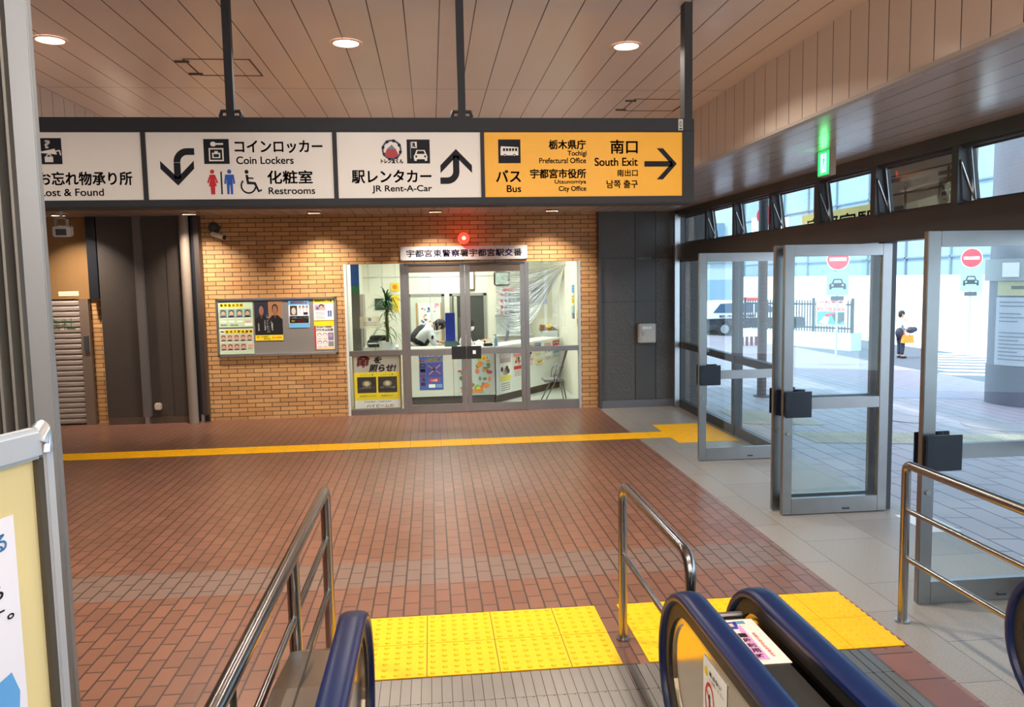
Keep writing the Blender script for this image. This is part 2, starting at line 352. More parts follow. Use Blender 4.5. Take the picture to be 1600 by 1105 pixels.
# door leaves, folded 90 degrees into the hall
HPL = mat('navy_black_plate', (.008, .012, .022), .25)
def leaf(n, hinge_y, plate_side=-1, x1=4.12, w=1.02, knob=True, rz=0.0):
    t = sthing('door_%d' % n, (x1, hinge_y, .01), rz); h = 2.44
    f = MB(); d = .024
    f.box(-w, -w+.09, -d, d, 0, h, ALU, .004); f.box(-.09, 0, -d, d, 0, h, ALU, .004)
    f.box(-w+.09, -.09, -d, d, 0, .145, ALU); f.box(-w+.09, -.09, -d, d, h-.10, h, ALU); f.box(-w+.09, -.09, -d*.9, d*.9, .965, 1.065, ALU)
    f.build('door_frame', t)
    MB().box(-w+.08, -.08, -.004, .004, .14, h-.09, GLASS).build('pane', t)
    p = MB(); p.box(-w-.0, -w+.245, -d-.05, -d-.035, .90, 1.135, HPL, .004); p.box(-w-.0, -w+.245, d+.035, d+.05, .90, 1.135, HPL, .004)
    for sy in (-1, 1): 
        for zz in (.94, 1.09): p.box(-w+.02, -w+.05, min(sy*d, sy*(d+.036)), max(sy*d, sy*(d+.036)), zz-.01, zz+.01, HPL)
    p.build('push_plate', t)
    l = MB().tube([(-w+.045, -d-.012, .75), (-w+.045, d+.012, .75)], .018, STEEL, 12)
    l.build('lock_cylinder', t)
    MB().box(-.42, -.36, -d-.012, -d, .03, .045, DARK).build('floor_bolt', t)
    return t
leaf(1, 9.08, rz=0); leaf(2, 7.02); leaf(3, 6.86, w=1.0); leaf(4, 4.84, w=.98)
# granite column in the corner
DG = mat('dark_granite', (.068, .062, .057), .45, noise=.3, nscale=90, bump=1.0, bscale=26)
DGS = mat('dark_smooth_panel', (.056, .051, .048), .45, noise=.2, nscale=90)
b = MB(); y0 = 13.10
for (x0, x1, m) in ((2.80, 3.375, DG), (3.385, 3.725, DGS), (3.735, 4.12, DG)):
    for (z0, z1) in ((.12, 1.77), (1.78, 2.50), (2.51, 3.265)): b.box(x0, x1, y0, 13.4, z0, z1, m, .004)
b.box(2.76, 2.80, 13.05, 13.4, 0, 3.265, DGS); b.box(2.80, 4.12, y0+.01, 13.4, .1, 3.265, BLACK); b.box(2.80, 4.12, 13.06, 13.4, 0, .12, mat('grey_plinth', rgb(95, 95, 100), .5))
struct(b.build('wall_column'))
struct(MB().box(4.12, 4.62, 13.1, 13.5, 0, 3.265, DG).build('wall_column_side'))
# dark pillars left of the brick wall
DB = mat('dark_brown_panel', (.050, .038, .030), .42, noise=.15, nscale=30, bump=.25, bscale=25)
b = MB(); b.box(-5.15, -4.58, 13.12, 13.4, .1, 3.265, DB, .004); b.box(-4.46, -4.12, 13.12, 13.4, .1, 3.265, DB); b.box(-4.12, -3.86, 13.10, 13.4, .1, 3.265, DB, .004); b.box(-5.15, -3.6, 13.14, 13.4, 0, 3.265, BLACK)
b.box(-5.13, -3.9, 13.09, 13.2, 0, .10, mat('brown_kick', rgb(78, 60, 48), .5))
struct(b.build('wall_pillar'))
def vpipe(name, label, x, r, m, y=13.02, h=3.265, foot=True):
    t = thing(name, label, 'pipe', (x, y, 0)); MB().tube([(0, 0, .1), (0, 0, h)], r, m, 16).build('pipe', t, smooth=True)
    if foot: MB().box(-.03, .03, -.03, .03, 0, .12, ALU_L).build('metal_foot', t)
    return t
t = thing('drain_pipe', 'thick grey-brown round pipe standing at the left edge of the brick wall', 'pipe', (-3.80, 13.0, 0))
MB().tube([(0, 0, 0), (0, 0, 3.265)], .075, PIPEM, 20).build('pipe', t, smooth=True)
t = thing('steel_post', 'slim flat grey metal channel running floor to ceiling up the dark pillar', 'post', (-4.52, 13.06, 0))
MB().box(-.06, .06, -.03, .05, .12, 3.265, mat('grey_channel', rgb(105, 98, 95), .4, .3)).build('channel', t); MB().box(-.035, .035, -.03, .03, 0, .12, ALU_L).build('metal_foot', t)
t = thing('shutter_rail', 'dark grooved shutter rail between the round pipe and the brick wall', 'rail', (-3.63, 13.06, 0))
r_ = MB(); r_.box(-.075, -.03, -.04, .1, .12, 3.265, BLACK); r_.box(-.03, .045, -.06, .1, .12, 3.265, mat('rail_grey', rgb(72, 62, 58), .4, .3)); r_.build('channel', t); MB().box(-.06, -.02, -.05, .03, 0, .13, ALU_L).build('metal_foot', t)
t = thing('wall_socket', 'small beige cover box low on the dark pillar panel', 'outlet', (-4.36, 13.12, .22))
MB().box(-.05, .05, -.09, 0, 0, .11, paint(180, 160, 140), .015).build('cover', t)
# shutter shop front, far left
SHB = mat('brown_shutter_box', rgb(150, 112, 70), .38, .25, noise=.06)
struct(MB().box(-8, -5.22, 13.25, 13.5, 2.0, 3.265, SHB).box(-5.30, -5.16, 13.1, 13.5, 2.0, 3.265, BLACK).build('wall_front_shutter_box'))
t = thing('roller_shutter', 'closed grey slatted roller shutter with green lettering at the far left', 'shutter', (-8, 13.2, 0))
sh = MB(); z = 0.02; SLAT = mat('shutter_slat', rgb(146, 130, 118), .6, .1)
while z < 1.96:
    h = .085
    sh.prism([(.018, z), (.0, z+.02), (0, z+.06), (.018, z+.082), (.05, z+.085), (.05, z)], 0, 2.50, SLAT, 'yz'); z += h
sh.build('slat_curtain', t)
MB().box(2.50, 2.64, -.03, .06, 0, 2.0, mat('shutter_guide', rgb(120, 100, 85), .45, .3)).build('guide_rail', t)
MB().box(2.55, 2.62, -.06, -.03, 1.18, 1.42, mat('lock_grey', rgb(90, 90, 92), .3, .6)).build('lock_box', t)
a = Art(0, 0, 1, 1, -.004); a.text('株式会社', 1.55, -1.70, 2.42, -1.52, paint(60, 90, 60), 1, .01); a.build('lettering', t)
t = tag(sheet('warning_sticker', None, None, .3, .07, lambda a: [a.rect(.05, .55, .95, .65, GREY)], (-5.82, 13.245, 2.12), base=paint(225, 215, 170)), 'small cream sticker on the brown box above the shutter', 'sticker')
# ------------------------------------------------------------ police box front
def fr(b, x0, x1, z0, z1, y0=13.2, y1=13.28, m=ALU): b.box(x0, x1, y0, y1, z0, z1, m)
b = MB()
for x in (-.50, 1.545): fr(b, x, x+.06, 0, 2.475, 13.17, 13.30)
fr(b, -1.40, -1.36, 0, 2.475, 13.19, 13.3, paint(205, 205, 200)); fr(b, 2.44, 2.48, 0, 2.475, 13.19, 13.3, paint(170, 170, 168))
fr(b, -1.36, -.50, 0, .085); fr(b, -1.36, -.50, .98, 1.06); fr(b, 1.60, 2.44, 0, .15); fr(b, 1.60, 2.44, .98, 1.06)
fr(b, -.44, 1.545, 2.44, 2.475, 13.17, 13.3, DARK)
o = b.build('door_5_surround'); struct(o)
MB().box(-1.36, -.50, 13.235, 13.243, .08, 2.475, GLASS).build('pane', o); MB().box(1.60, 2.44, 13.235, 13.243, .15, 2.475, GLASS).build('pane', o)
def slide(n, x0, w, plate_right):
    t = sthing('door_%d' % n, (x0, 13.21, .01)); f = MB(); h = 2.43
    f.box(0, .08, -.025, .025, 0, h, ALU, .003); f.box(w-.08, w, -.025, .025, 0, h, ALU, .003)
    f.box(.08, w-.08, -.022, .022, 0, .13, ALU); f.box(.08, w-.08, -.022, .022, h-.12, h, mat('dull_brown_alu', rgb(120, 105, 92), .4, .7)); f.box(.08, w-.08, -.022, .022, .95, 1.05, ALU)
    f.build('door_frame', t); MB().box(.07, w-.07, -.003, .003, .12, h-.1, GLASS).build('pane', t)
    px = w-.24 if plate_right else 0
    p = MB().box(px, px+.24, -.07, -.055, .88, 1.09, BLACK, .003)
    for zz in (.92, 1.05): p.box(px+(.2 if plate_right else .02), px+(.22 if plate_right else .04), -.055, -.02, zz-.01, zz+.01, BLACK)
    if not plate_right: p.box(px+.10, px+.15, -.072, -.070, .96, 1.02, WHT)
    p.build('push_plate', t); return t
slide(6, -.44, .99, True); slide(7, .555, .99, False)
# name board
t = thing('name_board', 'white board with dark blue Japanese police box name above the sliding doors', 'sign', (-.485, 13.16, 2.515))
MB().box(0, 2.075, 0, .04, 0, .225, paint(212, 208, 206), .006).build('board', t)
a = Art(0, .225, 1, 1, -.001); a.text('宇都宮東警察署宇都宮駅交番', .10, .050, 1.985, .172, paint(22, 30, 110), 1, .022); a.build('lettering', t)
for x in (.02, .53, 1.04, 1.55, 2.055):
    for z in (.02, .205): MB().box(x-.006, x+.006, -.004, 0, z-.006, z+.006, GREY).build('fixing_screw', t)
# red lamp
t = thing('red_police_lamp', 'round glowing red lamp on the brick above the police box name board', 'lamp', (.545, 13.2, 2.86))
REDL = mat('red_lamp_glass', (.8, .02, .01), .2, emit=(1, .04, .02), estr=3.0)
m = MB(); m.ball((0, -.12, 0), .095, .095, .095, REDL, 20, 12); m.build('globe', t, smooth=True)
MB().ball((0, -.205, 0), .03, .02, .03, mat('red_lamp_bulb', (1, .3, .1), .3, emit=(1, .45, .12), estr=12), 10, 6).build('bulb', t, smooth=True)
MB().tube([(0, 0, 0), (0, -.05, 0)], .06, mat('lamp_base', rgb(90, 80, 75), .4, .5), 20).build('base', t)
ld = bpy.data.lights.new('lamp_light', 'POINT'); ld.energy = 2.5; ld.color = (1, .05, .03); ld.shadow_soft_size = .1
l = bpy.data.objects.new('lamp_light', ld); COL.objects.link(l); l.parent = t; l.location = (0, -.28, 0)
# notice board
t = thing('notice_board', 'wide grey pin board in a silver frame on the orange brick wall', 'notice board', (-3.42, 13.2, 1.03))
MB().box(.02, 1.87, -.03, 0, .02, .91, mat('grey_felt', rgb(128, 122, 116), .9)).build('panel', t)
f = MB(); F = ALU_L
for (x0, x1, z0, z1) in ((0, 1.89, 0, .03), (0, 1.89, .90, .93), (0, .03, 0, .93), (1.86, 1.89, 0, .93)): f.box(x0, x1, -.055, 0, z0, z1, F)
f.build('frame', t)
def faces(a, n, v, du, u0, r, row=2, bgc=None, rnd=None):
    for i in range(n):
        c = u0+i*du
        a.rect(c-r*1.25, v-r*1.7, c+r*1.25, v+r*2.2, bgc or paint(120, 150, 140), 2)
        a.ell(c, v+r*2.2, r*1.15, r*.9, PBLK if i % 2 else paint(70, 70, 90), 3, 12, PI, 2*PI)
        a.ell(c, v-r*.25, r*.85, r*1.05, HAIR, 3, 12); a.ell(c, v+r*.15, r*.68, r*.95, SKIN, 4, 12)
        a.rect(c-r*1.2, v+r*2.4, c+r*1.2, v+r*2.75, WHT, 2)
def wanted4(a):
    for k, ch in enumerate('重要指名手配'): a.rect(.05+k*.115, .05, .155+k*.115, .19, YEL, 2); a.text(ch, .065+k*.115, .07, .14+k*.115, .17, PBLK, 3, .02, 2)
    faces(a, 4, .42, .235, .14, .085)
    for k in range(4): a.rect(.06+k*.235, .74, .22+k*.235, .80, WHT if k < 3 else PINK, 2)
    a.text('警察庁', .05, .87, .25, .95, PBLK, 2); a.text('全国の警察', .33, .87, .56, .95, PBLK, 2); a.rect(.75, .84, .97, .95, WHT, 2)
def wanted9(a):
    a.rect(.03, .05, .15, .17, WHT, 2); a.text('公開捜査', .04, .07, .14, .15, PBLK, 3, .02, 2)
    for k, ch in enumerate('指名手配被疑者'): a.rect(.18+k*.115, .04, .285+k*.115, .18, YEL, 2); a.text(ch, .195+k*.115, .06, .27+k*.115, .16, PBLK, 3, .02, 2)
    faces(a, 5, .34, .19, .12, .068, bgc=paint(205, 170, 150)); faces(a, 4, .70, .19, .12, .068, bgc=paint(190, 150, 130)); a.rect(.83, .62, .97, .72, PINK, 2); a.text('警察庁', .83, .76, .96, .82, PBLK, 2)
def heroes(a):
    a.rect(0, 0, 1, 1, PBLK, 1); a.rect(.5, .0, 1, .45, paint(165, 115, 75), 2); a.rect(.02, 0, .5, .45, paint(35, 40, 60), 2)
    for c, w, sh in ((.25, .17, 0), (.74, .19, 0)):
        a.poly([(c-.25, .86), (c-.24, .46), (c-.1, .36), (c+.1, .36), (c+.24, .46), (c+.25, .86)], paint(18, 17, 18), 3); a.poly([(c-.05, .36), (c+.05, .36), (c, .46)], paint(90, 60, 45), 4)
        a.ell(c, .2, .11, .13, HAIR, 4); a.ell(c, .235, .085, .12, paint(150, 100, 75), 5)
        a.vtext('犯罪被害', c-.14, .55, c-.09, .75, WHT, 5)
    a.vtext('暴力団追放', .43, .34, .53, .80, WHT, 6, .04); a.vtext('三ない運動', .34, .48, .39, .74, WHT, 6); a.vtext('しよう', .58, .50, .63, .70, WHT, 6)
    a.rect(0, .86, 1, 1, YEL, 3); a.text('暴力・不当要求に', .05, .88, .5, .93, PBLK, 4); a.text('警察相談', .3, .94, .55, .98, PBLK, 4); a.text('栃木県警察', .6, .90, .95, .96, RED, 4)
def blueposter(a):
    a.rect(0, 0, 1, .16, paint(80, 170, 225), 2); a.text('捜査特別報奨金', .1, .03, .9, .13, PINK, 3, .03)
    a.rect(.07, .19, .42, .54, paint(60, 70, 60), 2); a.ell(.25, .36, .14, .15, HAIR, 3); a.ell(.25, .39, .11, .13, paint(210, 190, 170), 4)
    for i, c in enumerate((.55, .72, .89)): a.ell(c, .25, .06, .06, HAIR, 2); a.ell(c, .27, .045, .05, SKIN, 3); a.poly([(c-.06, .48), (c-.05, .33), (c+.05, .33), (c+.06, .48)], paint(240, 200, 200), 2)
    a.rect(.72, .44, .93, .53, PBLK, 3); a.rect(.03, .57, .97, .83, PBLK, 2); a.text('この顔に見覚えは', .06, .59, .94, .67, WHT, 3, .02); a.text('110番', .3, .70, .7, .80, RED, 3, .04); a.text('通報', .12, .71, .28, .79, YEL, 3, .03)
    a.rect(0, .84, 1, 1, SKY, 2)
def yellowposter(a):
    a.rect(0, 0, 1, .15, YEL, 2); a.text('特殊詐欺に注意', .06, .03, .94, .12, paint(120, 90, 20), 3, .03)
    a.rect(.05, .2, .6, .42, paint(180, 160, 170), 2); a.ell(.4, .27, .12, .08, HAIR, 3); a.ell(.4, .31, .08, .07, SKIN, 4); a.ell(.2, .34, .08, .06, paint(120, 90, 110), 3)
    for k in range(5): a.line([(.08, .5+k*.055), (.55, .5+k*.055)], .015, GREY, 2)
    for c in (.75, .86): a.ell(c, .48, .05, .05, paint(80, 90, 150), 2); a.rect(c-.04, .52, c+.04, .66, paint(80, 90, 150), 2)
    a.rect(0, .78, 1, 1, YEL, 2); a.rect(0, .80, 1, .82, PBLK, 3)
def redposter(a):
    a.rect(0, 0, .08, 1, RED, 2); a.text('注意', .1, .03, .9, .10, ORG, 2, .04); a.text('万引きは犯罪', .08, .13, .95, .24, paint(140, 60, 120), 2, .03)
    for i in range(2):
        for j in range(2): a.ell(.25+i*.28, .40+j*.32, .11, .09, paint(150, 70, 60), 2); a.ell(.25+i*.28, .43+j*.32, .095, .09, WHT, 3); a.line([(.2+i*.28, .44+j*.32), (.3+i*.28, .44+j*.32)], .012, PBLK, 4); a.rect(.16+i*.28, .53+j*.32, .34+i*.28, .58+j*.32, paint(230, 190, 190), 3)
    a.rect(.68, .3, .96, .62, paint(130, 120, 170), 2); a.ell(.82, .42, .08, .07, SKIN, 3); a.rect(.68, .66, .96, .88, paint(150, 140, 130), 2); a.rect(.05, .92, 1, 1, paint(230, 200, 150), 2)
PG = 'posters pinned on the notice board'
sheet('wanted_poster', 'green wanted poster with four face photographs, upper left on the notice board', 'poster', .535, .40, wanted4, (-3.385, 13.167, 1.90), base=PGR, group=PG)
sheet('wanted_poster', 'green wanted poster with two rows of faces, lower left on the notice board', 'poster', .535, .405, wanted9, (-3.389, 13.167, 1.475), base=PGR, group=PG)
sheet('large_poster', 'black poster of two suited men with a yellow bottom strip, on the notice board', 'poster', .435, .63, heroes, (-2.825, 13.167, 1.905), group=PG)
sheet('small_poster', 'small light blue poster with one large face photograph on the notice board', 'poster', .325, .44, blueposter, (-2.29, 13.167, 1.91), base=paint(225, 235, 240), group=PG)
sheet('notice_poster', 'yellow and white printed poster at the top right corner of the notice board', 'poster', .315, .44, yellowposter, (-1.895, 13.167, 1.928), group=PG)
sheet('notice_poster', 'white poster with red edge and four drawn faces, lower right of the notice board', 'poster', .315, .39, redposter, (-1.895, 13.167, 1.497), group=PG)
# wall camera and dark dome left of the board
t = thing('wall_camera', 'small beige bullet camera on a bracket high on the brick wall', 'camera', (-3.31, 13.2, 2.95))
MB().tube([(0, 0, 0), (0, -.1, 0)], .022, BLACK, 10).build('bracket', t)
c = MB(); c.tube([(-.09, -.1, .03), (.1, -.16, -.03)], .04, paint(190, 180, 165), 14); c.tube([(.1, -.16, -.03), (.12, -.166, -.036)], .034, BLACK, 14); c.build('camera_body', t, smooth=True)
t = thing('round_speaker', 'dark round junction fitting on the brick above the bullet camera', 'fitting', (-3.38, 13.2, 3.08))
MB().tube([(0, 0, 0), (0, -.06, 0)], .085, BLACK, 20).build('body', t)
MB().tube([(0, -.06, 0), (0, -.075, 0)], .05, mat('mesh_grey', (.05, .05, .05), .6), 20).build('grille', t)
# ceiling hung camera (far left)
t = thing('ceiling_camera', 'grey box camera hanging from a pipe under the ceiling at far left', 'camera', (-5.08, 11.8, 3.265))
MB().tube([(0, 0, 0), (0, 0, -.13)], .02, paint(180, 175, 165), 10).build('drop_pipe', t)
q = MB()
for sx in (-1, 1): q.box(sx*.075-.008, sx*.075+.008, -.03, .03, -.27, -.12, paint(170, 165, 158))
q.box(-.083, .083, -.03, .03, -.135, -.12, paint(170, 165, 158)); q.build('bracket', t)
q = MB().box(-.10, .12, -.16, .12, -.37, -.23, paint(205, 200, 192), .012); q.box(-.06, .07, -.175, -.155, -.345, -.26, BLACK); q.build('camera_body', t, rot=(.12, 0, .25))
# intercom box and small plate on the dark column
t = thing('wall_phone_box', 'pale grey metal box with a handle on the dark granite column', 'box', (3.42, 13.1, 1.09))
MB().box(0, .285, -.11, 0, 0, .32, paint(170, 165, 158), .008).build('body', t); MB().box(.04, .27, -.117, -.11, .02, .30, paint(182, 178, 170), .003).build('door', t)
MB().box(.06, .10, -.132, -.117, .13, .20, STEEL).build('handle', t)
a = Art(0, 0, 1, 1, -.118); a.rect(.06, -.27, .20, -.235, WHT, 1); a.text('交番', .08, -.265, .18, -.24, GREY, 2); a.build('label_plate', t)
sheet('name_plate', 'small narrow green plate high on the dark column', 'plate', .27, .06, lambda a: [a.text('南口', .1, .2, .9, .8, paint(120, 130, 120), 2)], (3.40, 13.098, 2.52), base=paint(60, 80, 72))

# ------------------------------------------------------------ police box interior
KW = paint(234, 231, 212, .6)
struct(MB().box(-1.6, 2.75, 13.3, 17.2, -.3, 0.001, mat('vinyl_floor', rgb(185, 190, 182), .35)).build('floor_police_box'))
struct(MB().box(-1.6, 2.75, 13.5, 17.2, 3.0, 3.2, KW).build('ceiling_police_box'))
struct(MB().box(-1.55, -1.42, 13.5, 17.2, 0, 3.0, KW).build('wall_police_box_left')); struct(MB().box(2.58, 2.75, 13.5, 17.2, 0, 3.0, KW).build('wall_police_box_right'))
b = MB(); b.box(-1.42, 2.58, 17.0, 17.2, 0, 3.0, KW)
for x in [-1.3+i*.28 for i in range(14)]: b.box(x, x+.008, 16.992, 17.0, 1.95, 3.0, paint(205, 212, 200))
b.box(-1.42, 2.58, 16.985, 17.0, 2.26, 2.28, paint(195, 202, 195)); struct(b.build('wall_police_box_back'))
def office_door(n, x0, x1, open_=False):
    t = sthing('door_%d' % n, (x0, 17.0, 0)); w = x1-x0; f = MB(); FM = paint(150, 150, 140)
    f.box(0, .06, -.03, 0, 0, 1.90, FM); f.box(w-.06, w, -.03, 0, 0, 1.90, FM); f.box(0, w, -.03, 0, 1.85, 1.91, FM); f.build('door_frame', t)
    if open_:
        MB().box(.06, w-.06, -.012, -.004, 0, 1.85, mat('painted_dark_room', rgb(70, 72, 66), .8)).build('painted_dark_opening', t)  # flat sheet painted dark in place of the shaded room beyond
        MB().box(.08, .14, -.5, -.012, .01, 1.84, paint(190, 190, 170)).build('door_panel', t); MB().box(.18, .30, -.02, -.012, .7, 1.4, paint(105, 105, 95)).build('locker_face', t)
    else:
        MB().box(.06, w-.06, -.02, -.004, 0, 1.85, paint(215, 218, 200)).build('door_panel', t)
        MB().tube([(.1, -.02, .95), (.1, -.06, .95), (.2, -.06, .95)], .012, STEEL, 8).build('door_handle', t)
    return t
office_door(8, -.50, .27); office_door(9, .38, 1.16, True)
# lights in police box
for i, (x, y) in enumerate(((-.5, 14.6), (1.4, 14.6), (.4, 16.2))):
    t = thing('fluorescent_light', ['white ceiling light panel inside police box, near the plant', 'white ceiling light panel inside police box, over the counter posters', 'white ceiling light panel inside police box, near the back doors'][i], 'ceiling light', (x, y, 3.0), group='ceiling lights of the police box')
    MB().box(-.5, .5, -.12, .12, -.05, 0, WHT).build('housing', t)
    MB().box(-.48, .48, -.1, .1, -.056, -.05, mat('tube_glow', (1, 1, 1), .5, emit=(1, 1, .95), estr=6)).build('diffuser', t)
    ld = bpy.data.lights.new('tube_light', 'AREA'); ld.shape = 'RECTANGLE'; ld.size = 1.0; ld.size_y = .25; ld.energy = 34; ld.color = (1, 1, .94)
    l = bpy.data.objects.new('tube_light', ld); COL.objects.link(l); l.parent = t; l.location = (0, 0, -.07)
# counter: front run and angled side run
CTR = paint(206, 206, 190, .4); KICK = paint(60, 52, 46)
t = thing('counter_cabinet', 'cream front counter behind the sliding doors with a dark kick strip', 'counter', (-.46, 13.98, 0))
MB().box(0, 1.54, 0, .5, .16, .98, CTR).build('body', t); MB().box(.01, 1.52, .03, .5, 0, .16, KICK).build('kick_board', t); MB().box(-.01, 1.55, -.02, .52, .98, 1.01, paint(190, 192, 180), .006).build('worktop', t)
g_ = MB()
for x in (.81,): g_.box(x-.004, x+.004, -.003, 0, .16, .98, paint(120, 120, 110))
g_.build('panel_joint', t)
ang = math.atan2(2.2, 1.75)
t = thing('counter_cabinet', 'long pale counter angled towards the back wall, covered with leaflets', 'counter', (1.09, 14.0, 0), ang)
LEN = math.hypot(1.45, 1.82); LEN = 2.35
t.rotation_euler = (0, 0, 0)
CP = [(.012, .0), (1.45, 1.808), (1.12, 2.08), (.012, .70)]
MB().prism(CP, .14, .98, paint(222, 228, 224, .4), 'xy').build('body', t); MB().prism([(.012, .05), (1.44, 1.85), (1.12, 2.08), (.012, .68)], 0, .14, KICK, 'xy').build('kick_board', t); MB().prism([(.012, -.03), (1.475, 1.80), (1.12, 2.12), (.012, .71)], .98, 1.01, WHT, 'xy').build('worktop', t)
ca, sa = math.cos(ang), math.sin(ang)
def on_angled(u, z, out=.0025): return (1.102+u*ca+out*sa, 14.0+u*sa-out*ca, z)
def drone(a):
    a.rect(0, 0, 1, .08, NAVY, 2); a.text('無人航空機の飛行には許可', .05, .02, .95, .07, WHT, 3)
    a.vtext('ドローン注意', .04, .12, .26, .90, RED, 2, .05); a.text('飛行禁止!', .33, .10, .95, .20, YEL, 2, .04); a.rect(.32, .24, .95, .62, paint(70, 60, 140), 2)
    a.line([(.35, .3), (.9, .55)], .035, GREY, 3); a.line([(.9, .28), (.4, .56)], .035, paint(160, 150, 160), 3); a.ell(.62, .42, .08, .04, PBLK, 4)
    a.rect(.4, .68, .85, .78, RED, 3); a.text('110番', .5, .69, .75, .77, WHT, 4); a.rect(.38, .84, .66, .94, WHT, 3); a.rect(.7, .84, .95, .94, paint(120, 150, 190), 3)
sheet('drone_poster', 'blue drone warning poster with red vertical lettering on the front counter', 'poster', .415, .62, drone, (-.245, 13.977, .90), base=paint(45, 90, 165))
def kids(a):
    random.seed(3)
    cs = [GRN, ORG, RED, YEL, paint(120, 190, 80), paint(90, 120, 60), paint(160, 120, 60), paint(220, 120, 60)]
    for k in range(46): a.ell(random.uniform(.06, .94), random.uniform(.1, .9), random.uniform(.03, .1), random.uniform(.02, .07), random.choice(cs), 2+k*.2, 10)
    a.rect(.1, .86, .75, .95, paint(225, 150, 60), 13); a.text('みんなで守ろう', .13, .87, .72, .94, RED, 14)
sheet('children_poster', 'busy green and orange illustrated poster on the front counter behind the door stile', 'poster', .60, .75, kids, (.42, 13.977, .92), base=paint(190, 200, 190))
def leaf_a(c1, c2, seedv, txt):
    def f(a):
        random.seed(seedv)
        a.rect(.04, .03, .96, .3, c1, 2); a.text(txt, .1, .06, .9, .2, WHT, 3, .03)
        for k in range(7): a.ell(random.uniform(.2, .8), random.uniform(.35, .55), .12, .06, random.choice([GREY, PBLK, c2, SKIN, paint(170, 175, 190)]), 2+k*.3, 10)
        a.rect(.04, .6, .96, .72, c2, 5); 
        for k in range(4): a.line([(.1, .78+k*.05), (.9, .78+k*.05)], .012, PBLK, 5)
    return f
LG = 'leaflets taped along the angled counter'
for (u, z, w, h, c1, c2, txt, lab, sd) in ((.10, .93, .38, .78, paint(170, 150, 165), paint(230, 220, 90), '採用試験', 'tall police recruitment poster with a yellow strip, first on the angled counter', 5),
    (.56, .93, .28, .55, PINK, RED, '警察官募集', 'pink and red poster second along the angled counter', 6), (.95, .95, .32, .42, ORG, PINK, '110', 'white sheet with an orange figure on the angled counter, right of the door stile', 7),
    (1.30, .97, .26, .26, BLU, YEL, '防犯', 'blue topped leaflet above a yellow one on the angled counter', 8), (1.34, .66, .28, .14, YEL, YEL, '注意', 'small yellow leaflet lowest on the angled counter', 9),
    (1.68, .95, .26, .36, PINK, WHT, '相談', 'pale pink leaflet third from the counter end', 10), (2.00, .97, .26, .36, RED, SKY, '安全', 'white leaflet with blue base last on the angled counter', 11)):
    o = sheet('leaflet', lab, 'leaflet', w, h, leaf_a(c1, c2, sd, txt), on_angled(u, z), ang, group=LG)
# left window poster on a panel
def beam(a):
    a.rect(0, 0, 1, .30, paint(240, 225, 205), 2); a.rect(0, .30, 1, .84, YEL, 2)
    a.text('命', .03, -.06, .33, .21, RED, 3, .05, slant=.05); a.text('を', .42, .0, .60, .13, PBLK, 3, .04, slant=.04); a.text('照らせ!', .32, .15, .90, .30, PBLK, 3, .04, slant=.04)
    a.text('ロービーム ▼', .14, .335, .42, .37, PBLK, 3); a.text('ハイビーム ▼', .58, .335, .86, .37, PBLK, 3)
    for x0 in (.06, .52):
        a.rect(x0, .39, x0+.42, .70, paint(45, 35, 30), 3); a.ell(x0+.21, .52, .10, .06, paint(150, 130, 100), 4); a.ell(x0+.21, .52, .055, .04, paint(215, 200, 160), 5); a.text('先の横断者' if x0 < .3 else '遠くまで確認', x0+.04, .575, x0+.38, .62, WHT, 6, .03)
    a.text('対向車がいるときに', .10, .74, .48, .78, PBLK, 3); a.text('夜間走行に', .58, .74, .84, .78, PBLK, 3)
    a.rect(0, .84, 1, 1, paint(235, 225, 215), 2); a.text('栃木県警察・交通安全協会', .2, .855, .8, .885, PBLK, 3); a.text('ハイビームの', .25, .92, .85, .985, paint(230, 120, 90), 3, .03)
sheet('safety_poster', 'large yellow headlight safety poster behind the lower left window', 'poster', .74, .86, beam, (-1.30, 13.30, .955), base=paint(240, 225, 205))
t = thing('display_panel', 'pale wooden stand panel behind the yellow safety poster', 'panel', (-1.33, 13.31, 0)); MB().box(0, .80, 0, .03, .08, .97, paint(200, 165, 110)).build('panel', t); MB().box(.05, .1, 0, .25, 0, .08, KICK).box(.7, .75, 0, .25, 0, .08, KICK).build('feet', t)
# left side furniture
t = thing('fabric_banner', 'tall banner with blue top, green middle and grey foot inside the left window', 'banner', (-1.36, 13.9, 0))
q = MB(); q.box(0, .14, 0, .03, 2.12, 2.6, paint(50, 110, 200)); q.box(0, .14, 0, .03, 1.98, 2.12, paint(60, 140, 100)); q.box(0, .14, 0, .03, 0, 1.98, paint(120, 115, 105)); q.build('cloth', t)
t = thing('locker_cabinet', 'brown edged door frame panel behind the banner', 'cabinet', (-1.40, 15.0, 0)); MB().box(0, .14, 0, .5, 0, 1.95, paint(150, 140, 125), .01).build('body', t)
t = thing('side_desk', 'white side table with drawers behind the left window', 'desk', (-1.25, 14.6, 0)); MB().box(0, .62, 0, .5, .72, 1.0, WHT, .01).build('drawer_block', t); MB().box(.02, .60, .02, .48, 0, .72, paint(200, 202, 196)).build('base', t)
t = thing('printer', 'black printer on the white side table', 'printer', (-1.18, 14.65, 1.0)); MB().box(0, .38, 0, .35, 0, .13, paint(60, 60, 62), .02).build('body', t); MB().box(.04, .36, .03, .32, .13, .2, paint(40, 40, 42), .02).build('lid', t); MB().box(.02, .34, -.05, .02, .06, .08, WHT).build('paper_tray', t)
t = thing('paper_notice_stand', 'cream card notice standing beside the plant', 'notice', (-1.215, 13.72, 0))
MB().box(.02, .04, .02, .04, 0, 1.42, paint(190, 190, 180)).build('pole', t)
a = Art(0, 1.60, 1, 1, 0); a.box(0, .33, 0, .01, 1.40, 1.60, paint(225, 215, 185)); a.ell(.165, .05, .03, .03, GREY, 1)
